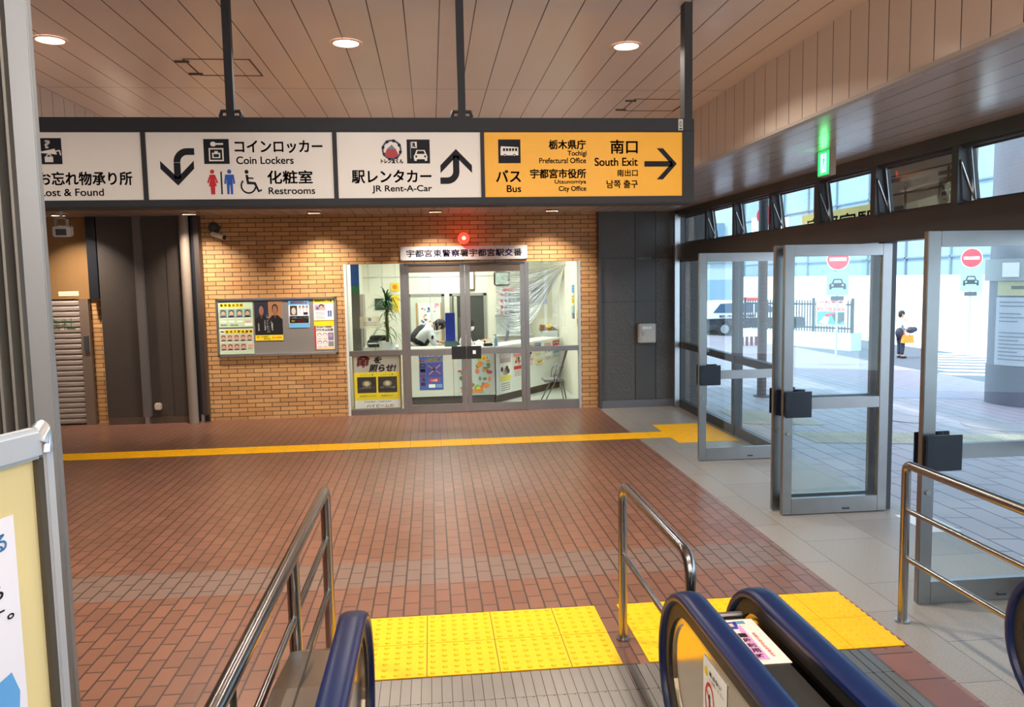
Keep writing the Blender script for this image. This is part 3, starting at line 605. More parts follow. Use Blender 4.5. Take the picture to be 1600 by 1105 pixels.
for k in range(3): a.line([(.05, .10+k*.025), (.28, .10+k*.025)], .008, GREY, 1)
a.build('card', t)
# plant
t = thing('potted_plant', 'tall green spiky-leaved plant in a white pot inside the left window', 'plant', (-.78, 14.0, .0))
MB().box(-.17, .17, -.17, .17, 0, .78, paint(205, 205, 198), .01).build('stand', t)
MB().lathe([(.0, .78), (.10, .78), (.15, 1.15), (.13, 1.15), (.12, 1.12), (0, 1.12)], (0, 0, 0), paint(225, 230, 225), 20).build('pot', t, smooth=True)
MB().tube([(0, 0, 1.1), (.01, 0, 1.3), (0, 0, 1.55), (.03, 0, 1.85)], [.035, .03, .028, .02], paint(110, 85, 50), 8).build('stem', t, smooth=True)
lf = MB(); LEAFM = mat('plant_leaf', rgb(60, 110, 40), .4, noise=.3, nscale=6)
random.seed(11)
for k in range(105):
    z0 = random.choice([random.uniform(1.25, 1.5), random.uniform(1.5, 1.8), random.uniform(1.75, 1.92)]); az = random.uniform(0, 2*PI); el = random.uniform(.1, 1.3) if z0 > 1.5 else random.uniform(-.3, .8)
    L = random.uniform(.28, .5); w = .014; d = Vector((math.cos(az), math.sin(az), 0)); s_ = Vector((-d.y, d.x, 0)); pts = []
    p = Vector((0, 0, z0)); e = el
    for i in range(6):
        ww = w*(1-(i/5)**2)+.001; pts += [p-s_*ww, p+s_*ww]; p = p+(d*math.cos(e)+Vector((0, 0, 1))*math.sin(e))*L/5; e -= random.uniform(.25, .45)
    lf.add(pts, [(2*i, 2*i+1, 2*i+3, 2*i+2) for i in range(5)], LEAFM)
lf.build('leaves', t)
# things on the back wall
sheet('dark_picture', 'small dark landscape picture on the back wall above the plant', 'picture', .36, .24, lambda a: [a.rect(.05, .1, .45, .9, paint(60, 75, 60), 2), a.rect(.5, .1, .95, .9, paint(70, 80, 90), 2)], (-1.18, 16.98, 1.83), base=paint(40, 42, 44))
sheet('yellow_notice', 'yellow notice sheet on the back wall, upper one left of the white door', 'notice', .17, .17, lambda a: [a.ell(.5, .5, .3, .3, ORG, 2)], (-.84, 16.98, 2.15), base=YEL)
sheet('yellow_notice', 'yellow strip sheet on the back wall, lower one left of the white door', 'notice', .16, .34, lambda a: [a.line([(.2, .2), (.8, .8)], .08, PBLK, 2)], (-.84, 16.98, 1.90), base=YEL)
def figs(a):
    random.seed(4)
    for k in range(26): a.ell(random.uniform(.1, .9), random.uniform(.15, .9), .05, .03, random.choice([BLU, RED, PINK, SKY, GREY]), 2, 8)
    a.rect(.75, .02, .95, .12, PINK, 2)
sheet('figure_chart', 'white chart with small blue and red figures on the back door', 'chart', .46, .62, figs, (-.28, 16.965, 1.72))
t = thing('wooden_scroll_frame', 'pair of tan wooden strips beside the chart on the back door', 'frame', (-.33, 16.968, .82)); MB().box(0, .03, 0, .01, 0, .9, paint(190, 150, 90)).build('left_strip', t); MB().box(.52, .55, 0, .01, 0, .9, paint(190, 150, 90)).build('right_strip', t)
t = thing('framed_certificate', 'framed certificate with a brown frame over the open back doorway', 'picture', (.64, 16.97, 1.96)); MB().box(0, .28, 0, .02, 0, .42, paint(110, 75, 45)).build('frame', t); MB().box(.025, .255, -.003, .0, .03, .39, paint(215, 228, 215)).build('paper', t)
t = thing('wall_clock', 'square clock with a brown frame on the right of the back wall', 'clock', (1.33, 16.95, 2.05)); MB().box(0, .33, 0, .04, 0, .30, paint(110, 100, 85), .02).build('frame', t)
a = Art(0, .30, 1, 1, -.001); a.rect(.03, .03, .30, .27, paint(200, 222, 212), 1); a.line([(.165, .15), (.165, .07)], .01, PBLK, 2); a.line([(.165, .15), (.22, .17)], .01, PBLK, 2); a.build('face', t)
def cal(a):
    a.rect(.15, .03, .6, .10, RED, 2)
    for r in range(5):
        for c in range(6): a.rect(.06+c*.155, .16+r*.165, .15+c*.155, .25+r*.165, RED if c == 0 else paint(60, 80, 130), 2)
sheet('wall_calendar', 'large white calendar with blue and red dates behind the plastic sheet', 'calendar', .55, .78, cal, (1.43, 16.97, 2.02), base=paint(225, 230, 235))
t = thing('whiteboard', 'grey whiteboard low on the back wall behind the counter', 'whiteboard', (1.36, 16.94, 1.0)); MB().box(0, .75, 0, .03, 0, .42, paint(185, 192, 186)).build('panel', t); MB().box(-.02, .77, -.01, .03, .40, .43, paint(140, 145, 140)).box(-.02, .77, -.05, .03, -.02, .01, paint(225, 228, 225)).build('frame', t)
sheet('wall_poster', 'lilac poster seen through the folds of the plastic sheet', 'poster', .34, .46, lambda a: [a.text('安全', .1, .3, .9, .6, PBLK, 2, .05)], (2.05, 16.5, 2.12), base=paint(150, 140, 190))
# right side wall notices
RW = (('narrow_notice', 'narrow grey notice strip, topmost on the right side wall', 13.75, .25, .42, 2.42, paint(150, 155, 150), PBLK), ('blue_notice', 'light blue notice under the grey strip on the right side wall', 14.35, .24, .16, 2.07, SKY, BLU),
      ('yellow_card', 'yellow card on the right side wall', 14.35, .24, .16, 1.88, YEL, PBLK), ('teal_card', 'teal card on the right side wall under the yellow one', 14.35, .24, .12, 1.68, paint(100, 190, 190), WHT), ('navy_card', 'navy card on the right side wall under the teal one', 14.35, .24, .1, 1.55, NAVY, WHT),
      ('police_poster', 'yellow poster with three officer portraits on the right side wall', 13.62, .48, .30, 1.62, YEL, NAVY))
for n_, lab, yq, w, h, zt, c1, c2 in RW:
    def dr(a, c2=c2, n_=n_):
        if n_ == 'police_poster':
            for c in (.2, .5, .8): a.ell(c, .32, .09, .16, HAIR, 2); a.ell(c, .36, .07, .13, SKIN, 3); a.rect(c-.12, .5, c+.12, .8, c2, 2)
            a.text('POLICE', .1, .82, .9, .96, c2, 3)
        else: a.line([(.2, .2), (.8, .2)], .08, c2, 2); a.line([(.2, .5), (.7, .5)], .1, c2, 2); a.ell(.5, .75, .2, .1, c2, 2)
    sheet(n_, lab, 'notice', w, h, dr, (2.574, yq+w, zt), -PI/2, base=c1)
t = thing('side_shelf', 'pale desk with papers beyond the plastic sheet on the right', 'desk', (2.24, 16.2, 0)); MB().box(0, .33, 0, .5, 0, 1.12, paint(205, 212, 208), .01).build('body', t)
t = thing('desk_tray', 'brown tray of papers on the pale desk', 'tray', (2.20, 16.22, 1.12)); MB().prism([(0, 0), (.38, 0), (.24, .1), (.02, .12)], 0, .2, paint(130, 95, 55), 'xz').build('tray', t); MB().ball((.17, .02, .09), .07, .05, .05, paint(220, 190, 90), 10, 6).build('ornament', t, smooth=True)
# plastic sheet hung between ceiling hooks
t = thing('plastic_sheet', 'clear plastic sheet draped in curved folds between the counter and the right side', 'plastic sheet', (0, 0, 0))
FILM = film('clear_film', .30); FOLD = mat('film_fold', (.95, 1, 1), .3, spec=.8)
NU, NV = 26, 30; vs = []
A0, A1, B0, B1 = Vector((1.13, 14.0, 2.33)), Vector((2.36, 13.95, 2.42)), Vector((1.28, 14.05, 1.35)), Vector((2.36, 13.95, 1.30))
def shp(u, v):
    top = A0.lerp(A1, u); sag = -(.02+.85*v)*math.sin(PI*min(1, u*1.0))*(1-.55*u)-v*.35*u*(1-u)
    p = top+Vector((0, 0, sag)); left = Vector((0, 0, -.9*v*(1-u)**2)); p += left
    p.y += .05*math.sin(v*34+u*4)*math.sin(PI*u)*.6; return p
for j in range(NV+1):
    for i in range(NU+1): vs.append(shp(i/NU, j/NV))
MB().add(vs, [(j*(NU+1)+i, j*(NU+1)+i+1, (j+1)*(NU+1)+i+1, (j+1)*(NU+1)+i) for j in range(NV) for i in range(NU)], FILM).build('film', t, smooth=True)
f = MB(); random.seed(5)
for k in range(36):
    v = k/36+random.uniform(-.01, .01); pts = [shp(i/16, v)+Vector((0, -.012, 0)) for i in range(17)]; a0 = random.randint(0, 4); a1 = random.randint(12, 16)
    f.tube(pts[a0:a1+1], [0.002+.008*math.sin(PI*i/(a1-a0)) *random.uniform(.5, 1.1) for i in range(a1-a0+1)], FOLD, 5)
for k in range(9):
    x = 2.30+.02*math.sin(k*2); pts = [Vector((2.33-k*.03*i/8, 13.95, 2.38-i*.13)) for i in range(9)]
    f.tube(pts, [.003]*9, FOLD, 5)
f.build('fold_creases', t, smooth=True)
f = MB(); f.tube([A0, (1.13, 14.0, 3.0)], .003, FOLD, 5).tube([A1, (2.36, 13.95, 3.0)], .003, FOLD, 5); f.build('hanging_cords', t)
t = thing('hanging_film', 'narrow clear plastic strip hanging in front of the officers', 'plastic sheet', (-.02, 13.9, 0))
q = MB()
for dx, m_, r_ in ((0, FOLD, .004), (.03, FOLD, .003), (.09, FOLD, .002)): q.tube([(dx*.4-.02, 0, 3.0), (dx*.4-.02, 0, 2.38), (dx+.0, 0, 1.7), (dx+.05, 0, 1.3), (dx*1.2+.03, 0, 1.02)], r_, m_, 5)
q.build('fold_creases', t)
# blue board & counter items
t = thing('blue_partition', 'bright blue upright board on the counter between the two officers', 'board', (.235, 14.25, 1.01)); MB().box(0, .17, 0, .02, .09, .60, paint(10, 60, 190)).build('board', t); MB().box(-.02, .2, -.02, .1, 0, .1, paint(70, 100, 105)).build('foot', t)
t = thing('spray_bottle', 'clear hand sanitiser bottle with a blue label on the counter', 'bottle', (1.12, 14.12, 1.01)); MB().tube([(0, 0, 0), (0, 0, .12), (0, 0, .15)], [.035, .035, .015], paint(160, 200, 225), 12).build('bottle_body', t, smooth=True); MB().tube([(0, 0, .15), (0, 0, .2), (-.04, 0, .2)], .008, BLU, 8).build('pump', t)
t = thing('phone', 'black desk telephone on the counter', 'telephone', (.90, 14.1, 1.01)); MB().box(0, .16, 0, .16, 0, .05, BLACK, .01).build('base', t); MB().tube([(.02, .02, .08), (.02, .14, .08)], .018, BLACK, 8).build('handset', t)
t = thing('leaning_pole', 'tall grey pole with a round knob leaning by the whiteboard', 'pole', (1.62, 16.6, 0)); MB().tube([(-.25, -.1, .0), (.02, .1, 1.48)], .03, paint(120, 115, 150), 8).build('pole', t); MB().ball((.025, .1, 1.5), .045, .045, .045, paint(60, 60, 70)).build('knob', t, smooth=True)
# folding chair
t = thing('folding_chair', 'grey padded folding chair with metal frame near the right window', 'chair', (2.12, 13.78, 0))
TM = mat('chair_tube', (.25, .25, .26), .3, .9); PADM = mat('grey_pad', rgb(120, 115, 112), .7)
for sy in (-.19, .19):
    MB().tube([(-.24, sy, .01), (-.02, sy, .42), (.05, sy, .55), (.17, sy, .95)], .011, TM, 8).build('leg', t, smooth=True)
    MB().tube([(.18, sy*.9, .01), (.10, sy*.9, .42), (.02, sy*.9, .50)], .011, TM, 8).build('leg', t, smooth=True)
    MB().tube([(-.05, sy, .42), (-.02, sy*1.1, .60), (.04, sy*1.1, .66), (.12, sy, .66)], .010, TM, 8).build('armrest', t, smooth=True)
MB().box(-.22, .14, -.19, .19, .40, .445, PADM, .012).build('seat', t)
MB().prism([(.055, .60), (.085, .59), (.20, .95), (.17, .96)], -.18, .18, PADM, 'xz').build('backrest', t)
# ------------------------------------------------------------ hanging sign (px-style layout units -> metres)
SY = 4.72
def SX(x): return -1.563+(x-226)*.003659
def SZ(y): return 3.045-(y-208)*.00372
t = thing('hanging_direction_sign', 'long dark-framed station direction sign with white and yellow panels hung from the ceiling', 'sign', (0, 0, 0))
f = MB(); X0, X1 = -2.66, 1.58
f.box(X0, X1, SY, SY+.16, SZ(207), 3.128, SIGNF, .006); f.box(X0, X1, SY, SY+.16, 2.630, SZ(307.5), SIGNF, .006)
for a0, a1 in ((-2.66, -2.60), (SX(220), SX(226.5)), (SX(506.5), SX(513)), (SX(737), SX(743)), (SX(1066), 1.58)): f.box(a0, a1, SY, SY+.16, SZ(309), SZ(206), SIGNF)
f.box(-2.6, 1.54, SY+.06, SY+.15, SZ(309), SZ(206), SIGNF); f.build('frame', t)
def panelmat(name, c, e):
    m = mat(name, c, .45, noise=.05, nscale=3, emit=c, estr=e); return m
PWH = panelmat('white_sign_panel', rgb(222, 212, 200), .08); PYE = panelmat('yellow_sign_panel', rgb(232, 163, 0), .10)
SIGNP = []
for a0, a1, m_ in ((-2.60, SX(220), PWH), (SX(226.5), SX(506.5), PWH), (SX(513), SX(737), PWH), (SX(743), SX(1066), PYE)):
    SIGNP.append(MB().box(a0, a1, SY+.012, SY+.05, SZ(308), SZ(207.5), m_).build('sign_panel', t))
class PanelArt:
    """routes each shape to the artwork of the panel it lies on"""
    def __init__(s): s.a = [Art(SX(0), SZ(0), .003659, .00372, SY+.011, .0006) for _ in range(5)]
    def pick(s, u): return s.a[4 if u > 1055 and u < 1067.5 and s.top else 0 if u < 223 else 1 if u < 510 else 2 if u < 740 else 3]
    top = False
    def rect(s, u, *k): s.pick(u).rect(u, *k); return s
    def ell(s, u, *k, **q): s.pick(u).ell(u, *k, **q); return s
    def ring(s, u, *k, **q): s.pick(u).ring(u, *k, **q); return s
    def poly(s, p, *k): s.pick(p[0][0]).poly(p, *k); return s
    def line(s, p, *k): s.pick(p[0][0]).line(p, *k); return s
    def text(s, b, u, *k): s.pick(u).text(b, u, *k); return s
    def build(s, name, t):
        for k in range(5):
            if s.a[k].v: s.a[k].build(name if k < 4 else 'maker_sticker', SIGNP[k] if k < 4 else t)
a = PanelArt()
def T(s, u0, v0, u1, v1, m=INK, b=.014, l=1): a.text(s, u0, v0, u1, v1, m, l, b, 6)
T('お忘れ物承り所', 68, 265, 204, 285.5, b=.02); T('Lost & Found', 69, 290, 161, 301, b=.018)
T('コインロッカー', 358, 219.5, 491, 238.5, b=.02); T('Coin Lockers', 359.5, 243.5, 446, 255, b=.018)
T('化粧室', 405, 264.5, 474, 285, b=.02); T('Restrooms', 406, 290, 477, 300.5, b=.018)
T('駅レンタカー', 534, 264.5, 658.5, 285, b=.02); T('JR Rent-A-Car', 565, 288, 659, 300.5, b=.018); T('トレン太くん', 580, 247.5, 615, 255, b=.04)
T('バス', 761, 265.5, 801, 284.5, b=.02); T('Bus', 778, 289, 801, 300, b=.018)
T('栃木県庁', 846.5, 219, 907, 234, b=.025); T('Tochigi', 877, 236, 908, 246, b=.02); T('Prefectural Office', 831, 247, 907, 255.5, b=.02)
T('宇都宮市役所', 816, 264, 907, 279, b=.025); T('Utsunomiya', 855.5, 281, 907, 289, b=.02); T('City Office', 862, 291, 907, 301, b=.02)
T('南口', 947, 219, 992, 241, b=.02); T('South Exit', 921, 247, 992, 260, b=.02); T('南出口', 958, 265.5, 992, 276.5, b=.02); T('남쪽 출구', 940.5, 282, 992, 295, b=.02)
a.build('lettering', t)
a = PanelArt(); R_ = a.rect
# turning arrow, panel two (down)
def turn(cx, tip, s, up):
    # head
    q = lambda u, v: (cx+u, tip+s*v)
    a.poly([q(0, 0), q(-25, -25), q(-25, -37), q(0, -12)], INK, 1); a.poly([q(0, 0), q(25, -25), q(25, -37), q(0, -12)], INK, 1)
    a.rect(cx-5, min(tip-s*10, tip-s*34), cx+5, max(tip-s*10, tip-s*34), INK, 1)
turn(271, 286.5, 1, False)
a.ring(287, 252, 11, 21, INK, 1, PI, 1.5*PI); a.rect(287, 231, 297.5, 241, INK, 1)
turn(698, 233, -1, True)
a.ring(683.5, 267, 9.5, 19.5, INK, 1, 0, .5*PI); a.rect(672.5, 276.5, 683.5, 286.5, INK, 1)
# right arrow
a.rect(1003, 252.7, 1050, 261.3, INK, 1); a.poly([(1057, 257), (1034, 232.5), (1023.5, 232.5), (1047, 257)], INK, 1); a.poly([(1057, 257), (1034, 281.5), (1023.5, 281.5), (1047, 257)], INK, 1)
PW = PWH
# lost property pictogram
R_(64.5, 216, 104, 254, INK, 1); a.text('?', 80, 219, 88, 231, PW, 2, .04); a.poly([(67, 237), (94, 231.5), (97, 240)], PW, 2); a.line([(92, 236), (101, 234), (102, 241)], 1.8, PW, 2); R_(79, 243, 91, 251, PW, 2); a.ring(85, 243, 2.5, 4, PW, 2, PI, 2*PI)
# locker
R_(311.5, 217.5, 349.5, 254.5, INK, 1); a.ell(326, 225, 4.3, 3.6, PW, 2); R_(330, 223.6, 341, 226.2, PW, 2); R_(319, 231, 341, 250.5, PW, 2); R_(321, 233, 339, 248.5, INK, 3); R_(324, 238, 336, 246, PW, 4); R_(326, 240, 334, 244.5, INK, 5); R_(327.5, 235.5, 332.5, 238, PW, 4)
# restroom figures
RR = paint(200, 25, 40); BB = paint(25, 80, 170)
a.ell(322.5, 266, 3.2, 3.2, RR, 1); a.poly([(318.5, 270.5), (326.5, 270.5), (330.8, 282.5), (328.5, 283.5), (325.5, 276), (328.5, 288), (326, 288), (325.5, 300), (319.5, 300), (319, 288), (316.5, 288), (319.5, 276), (316.5, 283.5), (314.2, 282.5)], RR, 1)
R_(334.6, 266, 337, 300, INK, 1)
a.ell(348, 266, 3.2, 3.2, BB, 1); a.poly([(341.5, 270.5), (354.5, 270.5), (356.3, 284), (353.3, 284.5), (352.6, 276), (352.4, 300), (349, 300), (348.4, 286), (347.6, 286), (347, 300), (343.6, 300), (343.4, 276), (342.7, 284.5), (339.7, 284)], BB, 1)
a.ell(374, 266.5, 3, 3, INK, 1); a.poly([(372, 271), (376, 271), (377, 281), (387, 282), (392, 294), (395.5, 292.5), (396.5, 295), (390.5, 297.5), (384.5, 285.5), (374, 285)], INK, 1); a.line([(374, 275.5), (384, 276.5)], 2.2, INK, 1); a.ring(376, 287.5, 9.5, 12, INK, 1, .05*PI, 1.25*PI)
# rental car emblem (plain ring) and pictogram
a.ring(597.5, 234, 12.6, 15.4, paint(60, 60, 90), 1); 
for k in range(8): a.ring(597.5, 234, 11.6, 16, INK, 1.5, k*PI/4+.1, k*PI/4+.4, 4)
a.poly([(586, 242), (590, 233), (597, 227), (604, 233), (608, 242), (602, 246.5), (592, 246.5)], paint(165, 45, 45), 2); a.poly([(592, 233), (597.5, 226), (603, 233)], paint(110, 120, 140), 3)
R_(621, 218.5, 657, 255, INK, 1); a.rect(626.2, 222, 627.4, 247, GREY, 2); R_(628.2, 222, 636.8, 231.5, PW, 2); a.text('R', 630, 223.3, 635.2, 230.3, INK, 3, .05)
a.poly([(632.5, 251), (631.5, 244), (633.5, 241), (636, 234.5), (649, 234.5), (651.5, 241), (653, 244), (652.3, 251), (649, 251), (648.5, 248.5), (636.5, 248.5), (636, 251)], PW, 2); a.poly([(636, 240.5), (637.6, 236), (647.6, 236), (649, 240.5)], INK, 3); a.ell(635.5, 244.3, 1.6, 1.6, INK, 3); a.ell(649.5, 244.3, 1.6, 1.6, INK, 3)
# bus pictogram on yellow
R_(765.5, 218.5, 801, 255, INK, 1); a.poly([(770, 229), (797.5, 230.5), (797.5, 243), (769, 243), (769, 233)], PWH, 2)
for k in range(5): R_(773+k*4.8, 232, 776.4+k*4.8, 236.4, INK, 3)
a.ell(776, 243, 2.2, 2.2, INK, 3); a.ell(791, 243, 2.2, 2.2, INK, 3); a.ell(776, 243, 1, 1, PWH, 4); a.ell(791, 243, 1, 1, PWH, 4)
a.top = True; a.a[4].y = SY-.001; R_(1058.5, 187.5, 1066, 205, paint(200, 200, 190), 1); a.ell(1062.2, 195, 2, 4.5, INK, 2); a.ell(1062.2, 195, 1.1, 3.3, paint(200, 200, 190), 3); a.rect(1060, 201.5, 1064.5, 203.5, INK, 2)
a.build('pictogram', t)
for x in (-1.10, .205, 1.545):
    q = MB(); 
    if x < 1.5: q.box(x-.022, x+.022, SY+.03, SY+.075, 3.13, 3.80, SIGNF); q.box(x-.06, x+.06, SY+.02, SY+.085, 3.125, 3.14, SIGNF); q.tube([(x-.06, SY+.05, 3.14), (x-.05, SY+.05, 3.17), (x+.05, SY+.05, 3.17), (x+.06, SY+.05, 3.14)], .012, SIGNF, 6)
    else: q.box(x-.018, x+.03, SY+.02, SY+.10, 2.64, 3.80, SIGNF)
    q.build('hanging_rod', t)

# ------------------------------------------------------------ downlights
WARM = (1, .90, .79)
LAMP = mat('lamp_glow', (1, .9, .8), .4, emit=(1, .86, .70), estr=22)
def downlight(x, y, z, label, e=30, r=.085, glare_collar=0, spread=2.6, group='recessed downlights', aim=0):
    t = thing('downlight', label, 'ceiling light', (x, y, z), group=group)
    MB().lathe([(r+.022, -.001), (r+.018, -.008), (r, -.008), (r-.004, -.001)], (0, 0, 0), mat('light_trim', rgb(235, 200, 180), .3), 28).build('trim_ring', t, smooth=True)
    MB().lathe([(.0001, -.004), (r, -.004)], (0, 0, 0), LAMP, 28).build('lamp_lens', t)
    ld = bpy.data.lights.new('downlight_beam', 'AREA'); ld.shape = 'DISK'; ld.size = r*2; ld.energy = e; ld.color = WARM; ld.spread = spread
    l = bpy.data.objects.new('downlight_beam', ld); COL.objects.link(l); l.parent = t; l.location = (0, 0, -.012); l.rotation_euler = (aim, 0, 0)
    if glare_collar: MB().lathe([(r+.015, 0), (r+.018, -glare_collar), (r+.006, -glare_collar), (r+.002, -.005)], (0, 0, 0), mat('glare_collar_bronze', rgb(120, 100, 86), .5), 28).build('glare_collar', t, smooth=True)  # ring added below the ceiling to hide the glowing lens at grazing angles
    return t
for i, x in enumerate((-2.42, -.525, 1.40)):
    downlight(x, 5.64, 3.80, ['warm round downlight near the ribbed metal pillar, left of the three above the sign', 'warm round downlight between the two middle hanging rods', 'warm round downlight above the yellow sign panel, left of the right hanging rod'][i], 60)
    downlight(x, 2.4, 3.80, 'warm round downlight in the raised ceiling before the sign', 38); downlight(x, -.9, 3.80, 'warm round downlight in the raised ceiling behind the escalators', 34)
    downlight(x, 8.7, 3.80, 'warm round downlight in the raised ceiling behind the sign', 50)
for x, lb in ((-5.4, 'over the roller shutter'), (-3.55, 'over the thick round pipe'), (-1.72, 'over the notice board'), (.1, 'over the sliding doors'), (1.9, 'over the folding chair')):
    downlight(x, 12.45, 3.265, 'warm downlight in the low ceiling, '+lb, 36, spread=1.6, glare_collar=.035, aim=math.radians(20))
# unseen fill lights added behind the viewer, aimed up to brighten the ceiling
for x in (-2.0, 1.6):
    t = thing('unseen_fill_light', 'added unseen fill light behind the escalators, on the %s' % ('left' if x < 0 else 'right'), 'ceiling light', (x, -2.6, 2.9), group='added fill lights behind the viewer')
    MB().box(-.9, .9, -.06, .06, -.0, .06, WHT).build('housing', t)
    for sx in (-.7, .7): MB().tube([(sx, 0, .06), (sx, 0, .9)], .012, STEEL, 8).build('hanger', t)
    ld = bpy.data.lights.new('fill_light_glow', 'AREA'); ld.shape = 'RECTANGLE'; ld.size = 1.8; ld.size_y = .3; ld.energy = 230; ld.color = (1, .95, .90)
    l = bpy.data.objects.new('fill_light_glow', ld); COL.objects.link(l); l.parent = t; l.location = (0, .15, .05); l.rotation_euler = (math.radians(152), 0, 0)
# access hatches
def hatch(label, x0, x1, y0, y1):
    t = thing('ceiling_hatch', label, 'hatch', (x0, y0, 3.80)); g_ = mat('hatch_line', rgb(95, 75, 62), .7); b = MB(); w = x1-x0; d = y1-y0; s = .010
    for (p0, p1, q0, q1) in ((0, w, 0, s), (0, w, d-s, d), (0, s, 0, d), (w-s, w, 0, d)): b.box(p0, p1, q0, q1, -.004, .0, g_)
    b.build('frame', t)
    for yy in (.06, d-.06): MB().box(-.07, .03, yy-.012, yy+.012, -.012, 0, mat('latch', rgb(70, 58, 52), .5)).build('latch', t)
hatch('square ceiling hatch beside the left hanging rod', -1.72, -1.25, 6.07, 6.54)
hatch('square ceiling hatch near the right end of the sign', 1.88, 2.40, 7.28, 7.79)
# exit sign
t = thing('exit_sign', 'lit green running man emergency exit sign over the doors', 'sign', (3.44, 6.905, 3.265), -PI/2)
EG = mat('exit_green', (.02, .5, .15), .4, emit=(.02, .62, .16), estr=.75); EW = mat('exit_white', (.9, 1, .9), .4, emit=(.85, 1, .88), estr=.85)
MB().box(0, .21, 0, .06, -.225, 0, mat('exit_case', rgb(150, 135, 118), .4), .004).build('case', t)
a = Art(0, 0, 1, 1, -.001, .0008); a.rect(.004, .008, .206, .217, EG, 1); a.rect(.055, .03, .155, .20, EW, 2)
a.ell(.113, .052, .012, .013, EG, 3); a.poly([(.10, .07), (.125, .072), (.118, .115), (.095, .112)], EG, 3); a.line([(.103, .076), (.083, .088), (.072, .105)], .009, EG, 3); a.line([(.12, .076), (.135, .095), (.148, .092)], .009, EG, 3)
a.line([(.11, .11), (.125, .135), (.12, .165), (.135, .168)], .011, EG, 3); a.line([(.102, .11), (.095, .14), (.078, .165), (.068, .18)], .011, EG, 3); a.line([(.06, .195), (.15, .195)], .008, EG, 3)
a.build('running_man_panel', t)
ld = bpy.data.lights.new('exit_glow', 'AREA'); ld.size = .18; ld.energy = .5; ld.color = (.1, 1, .35); l = bpy.data.objects.new('exit_glow', ld); COL.objects.link(l); l.parent = t; l.location = (.1, -.03, -.11); l.rotation_euler = (PI/2, 0, 0)

# ------------------------------------------------------------ steel railings
def arc(p, q, r, c, n=6): pass
def bend(pts, r=.06, n=6):
    out = [Vector(pts[0])]
    for a_, b_, c_ in zip(pts, pts[1:], pts[2:]):
        a_, b_, c_ = Vector(a_), Vector(b_), Vector(c_); p = b_+(a_-b_).normalized()*r; q = b_+(c_-b_).normalized()*r
        for k in range(n+1):
            s_ = k/n; out.append(p*(1-s_)**2+b_*2*s_*(1-s_)+q*s_**2)
    out.append(Vector(pts[-1])); return out
def railing(label, x, yend, ynear, z, bars, posts, r=.025, rb=.016, hook=None):
    t = thing('steel_railing', label, 'railing', (x, yend, 0))
    L = yend-ynear
    top = [(0, 0, .0), (0, 0, z), (0, -L, z)] if not hook else [(0, 0, 0), (0, 0, z), (0, -L, z), (0, -L, .1)]
    MB().tube(bend(top, hook or .05), r, RAILM, 16).build('top_rail', t, smooth=True)
    for zb in bars: MB().tube([(0, 0, zb), (0, -L, zb)], rb, RAILM, 12).build('lower_bar', t, smooth=True)
    for yp in posts: MB().tube([(0, yp-yend, 0), (0, yp-yend, z)], r*.95, RAILM, 14).build('post', t, smooth=True)
    MB().tube([(0, 0, 0), (0, 0, .012)], r*1.6, STEEL, 16).build('base_ring', t)
    return t
railing('long steel handrail with two lower bars left of the left escalator', -.640, 4.60, .6, 1.005, (.725, .415), (3.50, 2.36), r=.030)
railing('short steel handrail between the two escalators, bent down at its near end', 1.105, 4.60, 3.33, .965, (.535,), (), r=.026, hook=.11)
railing('steel handrail with two lower bars beside the glass doors, right of the right escalator', 2.90, 4.60, .6, 1.010, (.725, .42), (2.4,), r=.028, rb=.017)

# ------------------------------------------------------------ escalators
HR = mat('navy_handrail', rgb(8, 28, 72), .34, spec=.35, noise=.1)
MIR = mat('mirror_steel_panel', (.55, .50, .40), .12, 1, noise=.05)
TRIM = mat('bronze_trim', (.42, .38, .30), .25, 1)
TRK = mat('handrail_track', (.02, .018, .016), .5)
PLATE = brickmat('ribbed_plate', 'xy', .055, .40, .0018, (.27, .25, .225), (.25, .23, .21), (.05, .045, .04), rough=.40, offset=0, bump=.5, metal=.9, noise=.1)
def ribs(b, x0, x1, y0, y1, z):
    pass
def handrail_path(yc, zc, R, ynear):
    P = [(ynear, zc+R), (yc-.9, zc+R), (yc-.4, zc+R), (yc, zc+R)]
    P = [(y, z) for y, z in P]
    for k in range(1, 19): an = PI/2-PI*k/18; P.append((yc+R*math.cos(an), zc+R*math.sin(an)))
    P.append((yc-.25, zc-R-.01)); return P
